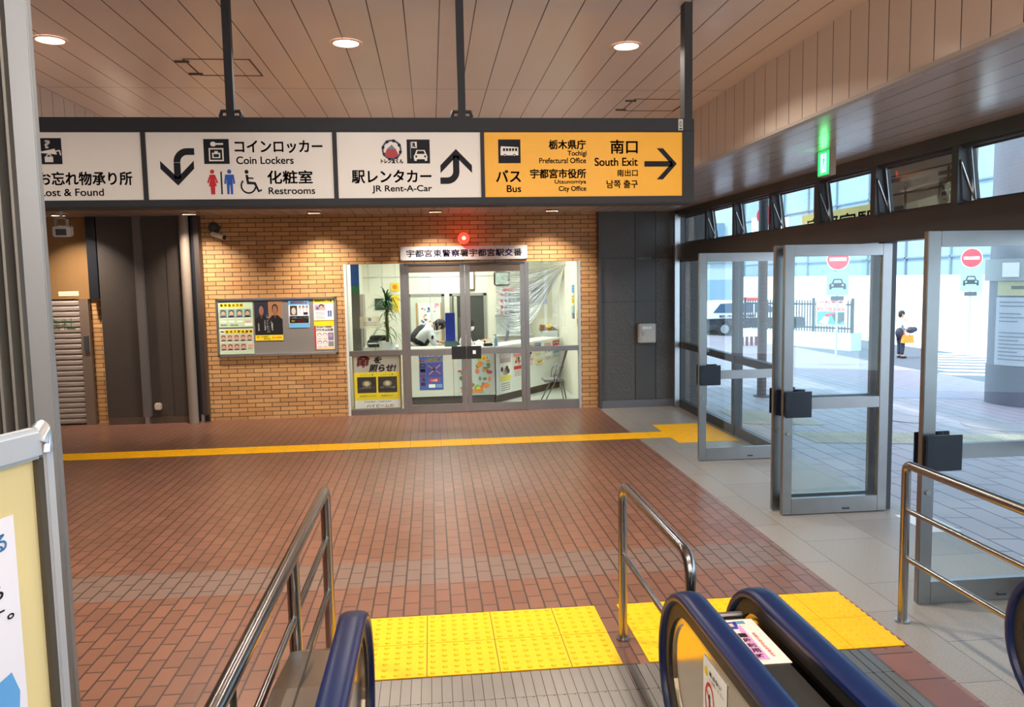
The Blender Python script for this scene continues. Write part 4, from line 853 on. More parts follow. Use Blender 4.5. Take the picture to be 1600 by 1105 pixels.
def balustrade(parent, x, side, ynear=.7):
    yc, zc, R = 2.84, .65, .315
    path = handrail_path(yc, zc, R, ynear); n = len(path); vs = []; K = 14
    for i, (y, z) in enumerate(path):
        a_ = path[max(0, i-1)]; b_ = path[min(n-1, i+1)]; ty, tz = b_[0]-a_[0], b_[1]-a_[1]; l = math.hypot(ty, tz); ny, nz = -tz/l, ty/l
        if (y-yc)*ny+(z-zc)*nz < 0 and i > 3: ny, nz = -ny, -nz
        if i <= 3: ny, nz = 0, 1
        for k in range(K):
            an = 2*PI*k/K; u = math.copysign(abs(math.cos(an))**.7, math.cos(an))*.051; w = math.copysign(abs(math.sin(an))**.8, math.sin(an))*.022
            vs.append((x+u, y+ny*w, z+nz*w))
    MB().add(vs, [(i*K+k, i*K+(k+1) % K, (i+1)*K+(k+1) % K, (i+1)*K+k) for i in range(n-1) for k in range(K)]+[tuple(range(K)), tuple((n-1)*K+k for k in range(K))], HR).build('handrail', parent, smooth=True)
    def loop(r, lo=.0):
        pts = [(ynear, zc+r), (yc, zc+r)]+[(yc+r*math.cos(PI/2-PI*k/16), zc+r*math.sin(PI/2-PI*k/16)) for k in range(1, 17)]
        return pts
    pl = loop(R-.085); MB().prism(pl+[(yc-.1, .12), (ynear, .12)], x-.012, x+.012, MIR, 'yz').build('balustrade_panel', parent)
    def band(r0, r1, w, m, nm):
        A_ = loop(r0); B_ = loop(r1); b = MB(); N_ = len(A_); v = []
        for (p, q) in zip(A_, B_): v += [(x-w, *p), (x+w, *p), (x-w, *q), (x+w, *q)]
        fs = []
        for i in range(N_-1):
            o = 4*i; fs += [(o, o+4, o+5, o+1), (o+2, o+3, o+7, o+6), (o, o+2, o+6, o+4), (o+1, o+5, o+7, o+3)]
        b.add(v, fs, m).build(nm, parent)
    band(R-.10, R-.075, .020, TRIM, 'edge_trim'); band(R-.075, R-.018, .030, TRK, 'handrail_track')
    MB().box(x-.075, x+.075, ynear, 3.05, .0, .30, mat('skirt_steel', (.38, .34, .28), .3, 1, noise=.1), .01).build('skirt', parent)
def plate(parent, x0, x1):
    b = MB(); y = .9
    while y < 4.25: b.box(x0, x1, y, min(y+.62, 4.275)-.004, -.012, .004, PLATE); y += .62
    b.build('floor_plate', parent)
    rb = MB(); x = x0+.01
    while x < x1-.01: rb.box(x, x+.044, 1.6, 4.27, .004, .0055, PLATE); x += .055
    r2 = rb.build('tread_ribs', parent)
e1 = thing('escalator', 'left escalator landing with navy handrails, seen between the two steel railings', 'escalator', (0, 0, 0))
balustrade(e1, -.32, 1); balustrade(e1, .96, -1); plate(e1, -.46, 1.03)
e2 = thing('escalator', 'right escalator landing with navy handrails, beside the granite floor', 'escalator', (0, 0, 0))
balustrade(e2, 1.24, 1); balustrade(e2, 2.52, -1); plate(e2, 1.035, 2.485)
DK = mat('deck_steel', (.48, .45, .39), .25, 1, noise=.1); DKB = mat('deck_black', (.028, .027, .026), .25)
prof = [(.7, .895), (2.78, .895), (2.92, .87), (3.03, .80), (3.09, .70), (3.11, .55), (3.11, 0), (.7, 0)]
MB().prism(prof, 1.035, 1.165, DKB, 'yz').build('deck_cover', e2)
b = MB()
for y, z in ((2.90, .885), (2.97, .85), (3.04, .79)): b.tube([(1.035, y, z), (1.165, y, z)], .012, STEEL, 8)
b.build('deck_nosing', e2)
prof = [(.7, .86), (2.60, .86), (2.95, .82), (3.18, .72), (3.24, .66), (3.24, .60), (3.40, .52), (3.42, 0), (.7, 0)]
MB().prism(prof, -.56, -.385, DK, 'yz').build('deck_cover', e1)
MB().tube([(-.56, 3.20, .695), (-.385, 3.20, .695)], .010, TRIM, 8).box(-.555, -.39, 2.0, 2.012, .858, .864, TRK).box(-.475, -.469, 1, 2.9, .858, .863, TRK).build('deck_nosing', e1)
MB().box(-.60, -.56, .7, 3.3, 0, .55, DK).build('outer_skirt', e1)
# poster lying on the middle deck
t = tag(MB().box(0, .148, 0, .35, 0, .002, paint(245, 215, 205)).build('deck_poster', loc=(1.026, 2.475, .896)), 'pink and white paper poster taped flat on the deck between the two escalators', 'poster')
b = MB()
def fl(x0, y0, x1, y1, m, z=.0028): b.box(x0, x1, y0, y1, .001, z, m)
fl(.02, .27, .075, .33, paint(50, 70, 160)); fl(.035, .29, .06, .315, paint(240, 190, 170), .0034); fl(.07, .31, .11, .335, paint(90, 140, 170)); b.add([(.07, .29, .0029), (.085, .30, .0029), (.085, .03, .0029), (.035, .03, .0029)], [(0, 1, 2, 3)], paint(225, 150, 200))
for k, ch in enumerate('一段利用時'):
    vs, fs = textvf(ch, .03, 2); b.add([(.047+x*.03, .20-k*.04+y*.032, .0036) for x, y in vs], fs, PBLK)
for k, ch in enumerate('お急ぎのかたも歩かず'):
    vs, fs = textvf(ch, .03, 2); b.add([(.100+x*.013, .215-k*.0195+y*.016, .0036) for x, y in vs], fs, RED)
b.build('printing', t)
# safety sticker on newel panel (faces the left escalator)
def safe(a):
    a.ell(.14, .14, .07, .05, YEL, 2); a.text('あぶない', .28, .09, .8, .14, PBLK, 2, .03); a.text('ご注意ください', .28, .16, .9, .2, PBLK, 2)
    a.ring(.3, .42, .16, .2, RED, 2); a.ell(.3, .37, .03, .025, PBLK, 2); a.rect(.27, .4, .33, .5, PBLK, 2); a.line([(.18, .32), (.42, .53)], .03, RED, 3)
    a.ell(.76, .62, .17, .12, BLU, 2); a.ell(.76, .58, .04, .03, WHT, 3); a.rect(.72, .62, .8, .7, WHT, 3); a.line([(.1, .8), (.5, .8)], .02, GREY, 2); a.line([(.1, .86), (.5, .86)], .02, GREY, 2)
sheet('safety_sticker', 'white safety sticker with prohibition symbol on the steel balustrade panel', 'sticker', .23, .34, safe, (.9465, 2.70, .835), -PI/2)

# ------------------------------------------------------------ foreground, left
t = thing('ribbed_metal_pillar', 'tall foreground pillar clad in ribbed metal with a smooth light edge strip', 'pillar', (-1.145, 2.56, 0))
MB().box(-.062, 0, -.03, .0, 0, 3.8, mat('edge_strip', (.24, .25, .26), .45, .5), .003).build('edge_strip', t)
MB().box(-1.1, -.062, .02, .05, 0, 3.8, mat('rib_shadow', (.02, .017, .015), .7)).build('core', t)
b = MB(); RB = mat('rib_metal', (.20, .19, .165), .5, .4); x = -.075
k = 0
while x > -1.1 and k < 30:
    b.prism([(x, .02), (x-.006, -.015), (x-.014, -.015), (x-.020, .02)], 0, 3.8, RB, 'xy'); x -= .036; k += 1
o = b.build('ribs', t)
t = thing('standing_notice_board', 'silver framed notice board with cream backing, cropped at the left edge near the pillar', 'notice board', (-.957, 2.06, 0), math.radians(73))
AW = mat('white_aluminium', (.55, .57, .59), .35, .4)
b = MB(); b.box(-.032, 0, -.02, .02, .55, 1.82, AW, .006); b.box(-.9, -.868, -.02, .02, .55, 1.82, AW, .006); b.box(-.868, -.032, -.022, .022, 1.785, 1.86, AW, .01); b.box(-.868, -.032, -.02, .02, .55, .60, AW)
b.build('frame', t)
MB().tube([(-.032, 0, 1.822), (-.02, 0, 1.845), (-.02, 0, 1.80)], .03, ALU_L, 14).ball((-.02, 0, 1.83), .030, .026, .032, ALU_L).build('corner_joint', t, smooth=True)
MB().box(-.868, -.032, .0, .012, .60, 1.785, paint(222, 206, 150, .5)).build('backing_panel', t)
MB().box(-.05, -.032, -.015, .012, .60, 1.785, mat('rubber_seal', (.06, .05, .035), .6)).build('seal', t)
b = MB(); b.box(-.03, 0, -.2, .2, 0, .03, AW).box(-.9, -.87, -.2, .2, 0, .03, AW).box(-.03, 0, -.02, .02, .03, .55, AW).box(-.9, -.87, -.02, .02, .03, .55, AW); b.build('feet', t)
t2 = tag(MB().box(0, .62, -.002, 0, 0, .95, paint(232, 230, 238)).build('hand_written_notice', loc=(-.957, 2.06, .66), rot=(0, 0, math.radians(73))), 'white handwritten paper notice with black and blue marks on the cream board', 'notice')
t2.data.transform(Matrix.Translation((-.745, -.004, .06)))
a = Art(-.745, 1.01, 1, 1, -.0065); a.text('る', .555, .035, .595, .075, paint(90, 150, 200), 1, .02); a.text('つ', .525, .095, .565, .12, PBLK, 1, .02); a.text('ら', .535, .15, .575, .185, PBLK, 1, .02); a.text('です。', .46, .205, .60, .24, PBLK, 1, .02)
a.poly([(.47, .39), (.58, .365), (.60, .42), (.59, .50), (.55, .53), (.47, .50)], paint(95, 160, 215), 1); a.text('さ', .55, .56, .6, .60, PBLK, 1, .02)
a.build('hand_writing', t2)
# ------------------------------------------------------------ people (one continuous skinned body each, clothes as children)
def skin(name, nodes, edges, m, parent=None, sub=1, root=None):
    keys = list(nodes); me = bpy.data.meshes.new(name); me.from_pydata([nodes[k][0] for k in keys], [(keys.index(a), keys.index(b)) for a, b in edges], [])
    o = bpy.data.objects.new(name, me); COL.objects.link(o); o.parent = parent; me.materials.append(m)
    md = o.modifiers.new('skin', 'SKIN'); md.use_smooth_shade = True
    sl = me.skin_vertices[0].data
    for i, k in enumerate(keys):
        r = nodes[k][1]; sl[i].radius = r if isinstance(r, tuple) else (r, r); sl[i].use_root = (k == (root or keys[0]))
    s_ = o.modifiers.new('smooth', 'SUBSURF'); s_.levels = sub; s_.render_levels = sub
    return o
def hand_nodes(N, E, tag_, wrist, tip_dir, side, up=Vector((0, 0, 1)), s=1.0, curl=.5):
    """palm + five tapered bent fingers, thumb from the side of the palm"""
    w = Vector(wrist); d = Vector(tip_dir).normalized(); sd = Vector(side).normalized(); dn = d.cross(sd).normalized()
    N['palm'+tag_] = (w+d*.06*s, (.028*s, .016*s)); E.append(('wr'+tag_, 'palm'+tag_))
    for i, (off, ln) in enumerate(((-.03, .06), (-.01, .07), (.01, .066), (.03, .052))):
        b = w+d*.085*s+sd*off*s; N['f%d%sa' % (i, tag_)] = (b, .008*s); N['f%d%sb' % (i, tag_)] = (b+d*ln*.55*s-dn*.006*s, .008*s); N['f%d%sc' % (i, tag_)] = (b+d*ln*(1-.3*curl)*s-dn*ln*.6*curl*s, .007*s)
        E += [('palm'+tag_, 'f%d%sa' % (i, tag_)), ('f%d%sa' % (i, tag_), 'f%d%sb' % (i, tag_)), ('f%d%sb' % (i, tag_), 'f%d%sc' % (i, tag_))]
    b = w+d*.03*s-sd*.03*s; N['th'+tag_] = (b, .010*s); N['th2'+tag_] = (b-sd*.025*s+d*.03*s-dn*.01*s, .009*s); E += [('wr'+tag_, 'th'+tag_), ('th'+tag_, 'th2'+tag_)]
def head(parent, c, fwd, s=1.0, mask=True, hair_m=HAIR, tilt=0):
    """hair and face details around head centre c looking along fwd (unit vec in xz/xy)"""
    f = Vector(fwd).normalized(); side = Vector((0, 0, 1)).cross(f).normalized(); up = f.cross(side).normalized()
    R3 = Matrix((f, side, up)).transposed().to_4x4(); R3.translation = Vector(c)
    def put(mb, name, m_par=parent):
        mb.v = [tuple(R3 @ (Vector(v)*s)) for v in mb.v]; return mb.build(name, m_par, smooth=True)
    h = MB(); h.ball((-.012, 0, .035), .102, .085, .095, hair_m, 16, 10); h.ball((-.05, 0, -.02), .065, .080, .09, hair_m, 14, 8); put(h, 'hair')
    e = MB(); e.ball((.088, .032, .004), .008, .013, .007, PBLK, 8, 6).ball((.088, -.032, .004), .008, .013, .007, PBLK, 8, 6); put(e, 'eyes')
    n = MB(); n.ball((.100, 0, -.022), .014, .013, .020, SKIN, 8, 6).ball((-.0, .080, -.01), .016, .012, .028, SKIN, 8, 6).ball((-.0, -.080, -.01), .016, .012, .028, SKIN, 8, 6); put(n, 'nose_and_ears')
    if mask: k = MB(); k.ball((.062, 0, -.055), .045, .058, .048, paint(235, 238, 240), 12, 8); put(k, 'face_mask')
    else: k = MB(); k.ball((.088, 0, -.062), .010, .024, .006, paint(150, 80, 75), 8, 6); put(k, 'mouth')
DKU = mat('dark_uniform', rgb(30, 32, 42), .8); SHIRT = paint(225, 228, 226, .8)
# --- officer leaning over the counter, facing right
o1 = thing('police_officer', 'police officer in white shirt and dark vest leaning forward over the counter', 'person', (-.33, 14.82, 0))
N = {}; E_ = []
def n(k, x, y, z, r): N[k] = ((x, y, z), r)
n('pel', 0, 0, .93, (.13, .15)); n('wst', .04, 0, 1.04, (.12, .14)); n('chs', .20, 0, 1.24, (.13, .17)); n('nk0', .31, 0, 1.33, (.07, .09)); n('nk', .38, 0, 1.36, .05); n('hd0', .43, 0, 1.35, .075); n('hd1', .475, 0, 1.345, .085); n('hd2', .525, 0, 1.33, .06)
E_ += [('pel', 'wst'), ('wst', 'chs'), ('chs', 'nk0'), ('nk0', 'nk'), ('nk', 'hd0'), ('hd0', 'hd1'), ('hd1', 'hd2')]
for t_, sy in (('L', -1), ('R', 1)):
    n('hip'+t_, .0, sy*.10, .85, .10); n('kn'+t_, .03, sy*.11, .47, .065); n('an'+t_, -.04, sy*.11, .09, .04); n('toe'+t_, .12, sy*.12, .04, .035)
    n('sh'+t_, .27, sy*.18, 1.26, .065); n('el'+t_, .36, sy*.21, 1.02 if sy < 0 else 1.08, .042); n('wr'+t_, .47, sy*.16, 1.00 if sy < 0 else 1.04, .026)
    E_ += [('pel', 'hip'+t_), ('hip'+t_, 'kn'+t_), ('kn'+t_, 'an'+t_), ('an'+t_, 'toe'+t_), ('chs', 'sh'+t_), ('sh'+t_, 'el'+t_), ('el'+t_, 'wr'+t_)]
    hand_nodes(N, E_, t_, N['wr'+t_][0], (1, 0, .02), (0, -sy, 0))
skin('body', N, E_, SKIN, o1)
sh = {k: (v[0], tuple(r*1.12+.006 for r in (v[1] if isinstance(v[1], tuple) else (v[1], v[1])))) for k, v in N.items()}
skin('shirt', {k: sh[k] for k in ('pel', 'wst', 'chs', 'nk0', 'shL', 'elL', 'shR', 'elR')}, [('pel', 'wst'), ('wst', 'chs'), ('chs', 'nk0'), ('chs', 'shL'), ('shL', 'elL'), ('chs', 'shR'), ('shR', 'elR')], SHIRT, o1)
sl = {'a': (N['shL'][0], .078), 'b': (N['elL'][0], .058), 'c': ((.44, -.18, 1.005), .042)}; skin('sleeve', sl, [('a', 'b'), ('b', 'c')], SHIRT, o1)
sl = {'a': (N['shR'][0], .078), 'b': (N['elR'][0], .058), 'c': ((.44, .18, 1.045), .042)}; skin('sleeve', sl, [('a', 'b'), ('b', 'c')], SHIRT, o1)
MB().ball((.335, -.268, 1.16), .028, .012, .038, DKU, 10, 6).build('arm_badge', o1)
skin('vest', {'a': ((-.01, 0, .97), (.175, .19)), 'b': ((.10, 0, 1.12), (.185, .205)), 'c': ((.20, 0, 1.25), (.18, .20)), 'd': ((.28, 0, 1.32), (.11, .13))}, [('a', 'b'), ('b', 'c'), ('c', 'd')], DKU, o1)
skin('trousers', {'p': ((-.01, 0, .93), (.15, .17)), 'l': ((0, -.1, .8), .11), 'l2': ((.03, -.11, .45), .08), 'l3': ((-.04, -.11, .1), .06), 'r': ((0, .1, .8), .11), 'r2': ((.03, .11, .45), .08), 'r3': ((-.04, .11, .1), .06)}, [('p', 'l'), ('l', 'l2'), ('l2', 'l3'), ('p', 'r'), ('r', 'r2'), ('r2', 'r3')], DKU, o1)
b = MB(); b.tube([Vector((-.035+.16*math.cos(a_)*.9, .175*math.sin(a_), 1.03-.13*math.cos(a_)*.9)) for a_ in [2*PI*k/20 for k in range(21)]], .018, WHT, 6, False); b.build('white_belt', o1)
head(o1, (.475, 0, 1.345), (.80, 0, -.45), 1.05, mask=False)
b = MB(); b.ball((.455, 0, 1.405), .115, .105, .045, DKU, 16, 8); b.ball((.55, 0, 1.365), .05, .075, .016, BLACK, 12, 6); b.build('cap', o1, smooth=True)
# --- seated officer writing
o2 = thing('police_officer', 'seated police officer with white sleeves and face mask writing behind the door stile', 'person', (.56, 15.0, 0))
N = {}; E_ = []
n('pel', 0, 0, .60, (.13, .16)); n('wst', .01, 0, .78, (.12, .14)); n('chs', .05, 0, 1.04, (.12, .17)); n('nk0', .08, 0, 1.17, (.06, .08)); n('nk', .10, 0, 1.23, .048); n('hd0', .11, 0, 1.29, .07); n('hd1', .125, 0, 1.345, .085); n('hd2', .125, 0, 1.40, .07)
E_ += [('pel', 'wst'), ('wst', 'chs'), ('chs', 'nk0'), ('nk0', 'nk'), ('nk', 'hd0'), ('hd0', 'hd1'), ('hd1', 'hd2')]
for t_, sy in (('L', -1), ('R', 1)):
    n('hip'+t_, .06, sy*.09, .56, .10); n('kn'+t_, .44, sy*.11, .55, .065); n('an'+t_, .40, sy*.11, .09, .04); n('toe'+t_, .54, sy*.12, .04, .035)
    n('sh'+t_, .06, sy*.18, 1.10, .062); n('el'+t_, .20, sy*.24, .93, .042); n('wr'+t_, .40, sy*.12, 1.05, .026)
    E_ += [('pel', 'hip'+t_), ('hip'+t_, 'kn'+t_), ('kn'+t_, 'an'+t_), ('an'+t_, 'toe'+t_), ('chs', 'sh'+t_), ('sh'+t_, 'el'+t_), ('el'+t_, 'wr'+t_)]
    hand_nodes(N, E_, t_, N['wr'+t_][0], (1, 0, -.05), (0, -sy, 0))
skin('body', N, E_, SKIN, o2)
g2 = lambda *ks: {k: (N[k][0], tuple(r*1.15+.008 for r in (N[k][1] if isinstance(N[k][1], tuple) else (N[k][1], N[k][1])))) for k in ks}
d_ = g2('wst', 'chs', 'nk0', 'shL', 'elL', 'shR', 'elR'); d_['cL'] = ((.36, -.15, 1.03), .042); d_['cR'] = ((.36, .15, 1.03), .042)
skin('shirt', d_, [('wst', 'chs'), ('chs', 'nk0'), ('chs', 'shL'), ('shL', 'elL'), ('elL', 'cL'), ('chs', 'shR'), ('shR', 'elR'), ('elR', 'cR')], SHIRT, o2)
skin('vest', {'a': ((0, 0, .70), (.17, .19)), 'b': ((.02, 0, .9), (.18, .20)), 'c': ((.03, 0, 1.06), (.17, .19))}, [('a', 'b'), ('b', 'c')], DKU, o2)
skin('trousers', g2('pel', 'hipL', 'knL', 'anL', 'hipR', 'knR', 'anR'), [('pel', 'hipL'), ('hipL', 'knL'), ('knL', 'anL'), ('pel', 'hipR'), ('hipR', 'knR'), ('knR', 'anR')], DKU, o2)
head(o2, (.13, 0, 1.35), (1, 0, -.25), 1.0)
t = thing('desk', 'desk behind the front counter where the officer writes', 'desk', (.72, 14.6, 0)); MB().box(.06, .37, -.1, .75, .98, 1.01, paint(200, 200, 190), .005).build('desk_top', t); MB().box(.28, .36, -.07, .72, 0, .98, paint(150, 152, 148)).build('desk_leg', t)
t = thing('desk', 'low desk in front of the leaning officer', 'desk', (.0, 14.52, 0)); MB().box(.0, .42, 0, .5, .92, .95, paint(190, 192, 186), .005).build('desk_top', t); MB().box(.02, .08, .03, .47, 0, .92, paint(150, 152, 148)).box(.34, .40, .03, .47, 0, .92, paint(150, 152, 148)).build('desk_leg', t)
t = thing('paper_stack', 'white papers under the writing hand', 'paper', (.86, 14.72, 1.01)); MB().box(0, .2, 0, .3, 0, .015, WHT).build('sheets', t)
t = thing('office_stool', 'grey stool under the seated officer', 'stool', (.56, 15.0, 0)); MB().tube([(0, 0, .36), (0, 0, .42)], .19, PADM, 20).build('seat', t); MB().tube([(0, 0, 0), (0, 0, .36)], .03, TM).tube([(0, 0, 0), (0, 0, .02)], .2, TM, 20).build('base', t)

# ------------------------------------------------------------ outdoors: ground falls gently away from the doors
def gz(x): return -.05*(x-4.32) if x > 4.32 else 0
def ground(name, x0, x1, y0, y1, m, th=.0, kind=True):
    b = MB(); b.add([(x, y, gz(x)+z) for z in (th, -.4) for (x, y) in ((x0, y0), (x1, y0), (x1, y1), (x0, y1))], [(0, 1, 2, 3), (7, 6, 5, 4), (0, 4, 5, 1), (1, 5, 6, 2), (2, 6, 7, 3), (3, 7, 4, 0)], m)
    o = b.build(name)
    return struct(o) if kind else o
PAVE = brickmat('plaza_paving', 'yx', .60, .30, .009, rgb(158, 152, 160), rgb(150, 144, 152), rgb(80, 74, 82), rough=.5, bump=.4, noise=.14, nscale=.8, offset=.5,
                bands=[('x', 9.3, 60, rgb(158, 138, 150), .6)])
ground('floor_plaza', 4.32, 12.9, -6, 60, PAVE)
ground('floor_road', 12.9, 40, -6, 60, mat('asphalt', rgb(88, 94, 104), .75, noise=.12, nscale=30))
for i in range(8):
    x0 = 13.0+i*.55
    lab = ['nearest to the doors', 'second nearest to the doors', 'third from the near end', 'fourth from the near end', 'fifth from the near end', 'third from the far end', 'second from the far end', 'farthest from the doors'][i]
    t = tag(ground('crosswalk_stripe', x0, min(x0+3.3, 18.2), 18.9+i*.95, 19.35+i*.95, paint(238, 240, 236, .7), .006, False), 'white crosswalk stripe on the road, '+lab, 'road marking', 'crosswalk stripes')
WT = mat('pale_tactile', rgb(172, 166, 148), .6, noise=.08)
def out_tiles(label, x0, y0, nx, ny):
    t = thing('plaza_tactile_strip', label, 'tactile paving', (0, 0, 0)); b = MB()
    for i in range(nx):
        for j in range(ny):
            xa = x0+i*.41; ya = y0+j*.41
            b.add([(xa, ya, gz(xa)+.005), (xa+.40, ya, gz(xa+.40)+.005), (xa+.40, ya+.40, gz(xa+.40)+.005), (xa, ya+.40, gz(xa)+.005)], [(0, 1, 2, 3)], WT)
            for p in range(5):
                for q in range(5):
                    cx = xa+.04+p*.08; cy = ya+.04+q*.08; z = gz(cx)
                    b.add([(cx-.017, cy-.017, z+.005), (cx+.017, cy-.017, z+.005), (cx+.017, cy+.017, z+.005), (cx-.017, cy+.017, z+.005), (cx, cy, z+.015)], [(0, 1, 4), (1, 2, 4), (2, 3, 4), (3, 0, 4)], WT)
    b.build('studded_tiles', t)
out_tiles('pale studded tactile strip on the plaza crossing behind the open doors', 5.0, 9.95, 9, 2)
out_tiles('pale studded tactile patch outside the far fixed window', 4.6, 11.3, 3, 3)
ground('trim_7', 8.0, 10.6, 14.5, 15.6, paint(150, 150, 168, .6), .004); 
t = tag(ground('threshold_plate', 4.12, 4.42, 6.2, 6.7, paint(205, 205, 205, .4), .004, False), 'bright square floor plate at the door threshold', 'floor plate')
t = tag(ground('floor_spring_cover', 4.45, 4.95, 5.2, 5.55, paint(205, 205, 190, .4), .004, False), 'pale rectangular cover plate in the plaza paving', 'floor plate')
def manhole(x, y, r, lab):
    t = thing('manhole_cover', lab, 'manhole cover', (x, y, gz(x)+.006)); t.rotation_euler = (0, math.atan(.05), 0)
    MB().lathe([(.001, .004), (r*.86, .004), (r*.88, .0), (r*.93, .0), (r*.95, .005), (r, .005), (r, -.01)], (0, 0, 0), paint(158, 152, 156, .5), 28).build('lid', t)
manhole(7.5, 12.0, .42, 'round manhole cover in the plaza seen through the middle open door'); manhole(8.6, 11.4, .45, 'round manhole cover in the plaza left of the notice pillar')
# buildings and hoarding
HW = mat('white_hoarding', rgb(236, 240, 240), .6, noise=.03)
b = MB(); b.box(18.3, 18.5, 15, 60, -1.1, 2.05, HW)
for y in [15+i*1.8 for i in range(25)]: b.box(18.285, 18.3, y, y+.02, -1.1, 2.05, paint(205, 212, 214))
t = thing('construction_hoarding', 'long white site wall across the road behind the waiting woman', 'wall', (0, 0, 0)); b.build('panels', t)
BG = mat('blue_grey_glass', rgb(150, 180, 200), .2, .0, spec=.8)
t = thing('office_building', 'pale blue glass fronted building rising behind the white site wall', 'building', (0, 0, 0))
b = MB(); b.box(21, 30, 12, 60, -1.2, 14, BG); b.build('glass_front', t)
b = MB()
for z in (1.2, 2.75, 4.1, 5.6, 7.4): b.box(20.9, 21, 12, 60, z, z+.07, paint(120, 138, 150))
for y in [12+i*3.1 for i in range(16)]: b.box(20.9, 21, y, y+.08, -1, 14, paint(120, 138, 150))
b.build('mullions', t)
t = thing('station_building', 'pale grey building with a blue band far beyond the police car', 'building', (0, 0, 0))
b = MB(); b.box(5, 18.2, 46, 50, -1.2, 12, paint(196, 208, 214)); b.build('wall', t)
b = MB().box(5, 18.2, 45.9, 46, -1, 1.9, paint(150, 178, 205)).box(5, 18.2, 45.85, 46, 2.9, 3.0, paint(150, 160, 168)); b.build('band', t)
for k in range(5): MB().box(6+k*2.4, 7.6+k*2.4, 45.85, 46, 3.6, 5.2, paint(120, 150, 170, .2)).build('window', t)
# canopy over the plaza edge
CAN = paint(170, 180, 192, .5)
struct(MB().box(4.4, 8.5, -6, 17.5, 5.0, 5.2, CAN).build('ceiling_canopy'))
b = MB()
for y in [-5+i*2.4 for i in range(10)]: b.box(4.4, 8.5, y, y+.14, 4.8, 5.0, paint(120, 130, 145))
struct(b.build('ceiling_canopy_beams'))
t = thing('canopy_post', 'dark slim post holding the canopy outside the far doors', 'post', (6.10, 14.3, gz(6.1))); MB().tube([(0, 0, 0), (0, 0, 5.0)], .085, paint(50, 54, 62), 16).build('post', t, smooth=True); MB().tube([(0, 0, 0), (0, 0, .03)], .15, paint(70, 74, 80), 16).build('base_plate', t)
# station name board under canopy (seen from behind) and yellow sign
t = thing('outdoor_sign_box', 'tan outdoor sign box above the doors with its two characters seen in reverse', 'sign', (4.62, 6.58, 2.72))
MB().box(.03, .07, .2, .25, .6, 2.28, GREY).box(.03, .07, 1.1, 1.15, .6, 2.28, GREY).build('hangers', t); MB().box(0, .10, 0, 1.35, -.08, .62, mat('translucent_tan', rgb(196, 176, 152), .6)).build('box', t)
a = Art(0, .55, 1, 1, -.002); DT = paint(95, 82, 72); 
a.rect(0, .12, 1.28, .135, DT, 1); a.rect(0, .30, 1.28, .32, DT, 1); a.rect(0, .47, 1.28, .485, DT, 1)
vs, fs = textvf('南', .02, 3); a.add([a.P(.95+.30*(1-x)-.02, .46-y*.32, 2) for x, y in vs], fs, DT)
a.ring(.30, .31, 0, 0, DT, 2, n=2); 
for (u0, v0, u1, v1) in ((.13, .15, .45, .19), (.13, .43, .45, .47), (.13, .15, .17, .47), (.41, .15, .45, .47)): a.rect(u0, v0, u1, v1, DT, 2)
o = a.build('lettering', t); o.rotation_euler = (0, 0, -PI/2); o.location = (-.001, 1.32, 0)
SG = None
t = thing('yellow_station_sign', 'yellow outdoor sign with dark station name seen through the transom window', 'sign', (6.6, 11.2, 2.80))
MB().box(0, .1, 0, 2.6, 0, .42, paint(240, 215, 110)).build('box', t); MB().box(.03, .07, .3, .34, 0.42, 2.2, GREY).box(.03, .07, 2.2, 2.24, .42, 2.2, GREY).build('hangers', t); a = Art(0, .42, 1, 1, -.001); a.text('宇都宮駅', .2, .08, 2.4, .36, paint(60, 80, 120), 1, .02); o = a.build('lettering', t); o.rotation_euler = (0, 0, -PI/2); o.location = (0, 2.6, 0)
t = thing('red_round_sign', 'small red round sign on a white box seen through a far transom window', 'sign', (8.35, 19.4, 3.35)); MB().tube([(0, 0, .3), (0, .03, .3)], .24, RED, 24).build('disc', t); MB().box(-.3, .6, .04, .2, -.6, .25, WHT).build('box', t); MB().tube([(0, .12, -3.6), (0, .12, -.6)], .04, GREY, 10).build('pole', t)
# no-entry signs
def noentry(label, x, y, z, r, pole=True):
    t = thing('no_entry_sign', label, 'traffic sign', (x, y, z), -.35)
    MB().tube([(0, -.01, 0), (0, .01, 0)], r, paint(215, 45, 60), 36).build('disc', t)
    a = Art(0, 0, 1, 1, -.012, .003); a.ring(0, 0, r*.93, r, WHT, 1); a.rect(-r*.72, -r*.15, r*.72, r*.15, WHT, 1); a.build('white_bar', t)
    w = r*.95; MB().box(-w, w, -.012, .008, -r-.10-2*r, -r-.04, paint(150, 200, 220)).build('plate', t)
    a = Art(0, -r-.07-r, r, r, -.014, .003); a.poly([(-.72, .55), (-.72, .05), (-.5, -.02), (-.35, -.42), (.35, -.42), (.5, -.02), (.72, .05), (.72, .55), (.5, .55), (.5, .4), (-.5, .4), (-.5, .55)], PBLK, 1); a.poly([(-.36, -.04), (-.26, -.3), (.26, -.3), (.36, -.04)], paint(150, 200, 220), 2)
    a.ell(-.45, .17, .1, .1, paint(150, 200, 220), 2); a.ell(.45, .17, .1, .1, paint(150, 200, 220), 2); a.build('car_symbol', t)
    MB().box(-w*.6, w*.6, -.012, .008, -r-.10-2*r-r*.5, -r-.13-2*r, paint(60, 64, 72)).build('lower_plate', t)
    MB().tube([(0, .03, -z+gz(x)), (0, .03, r*.8)], .035, paint(170, 176, 180), 10).build('pole', t)
noentry('round red no-entry sign with car plate in front of the white site wall', 17.9, 25.1, 2.60, .33)
noentry('round red no-entry sign with car plate seen through the middle open glass door', 12.35, 23.4, 2.60, .33)
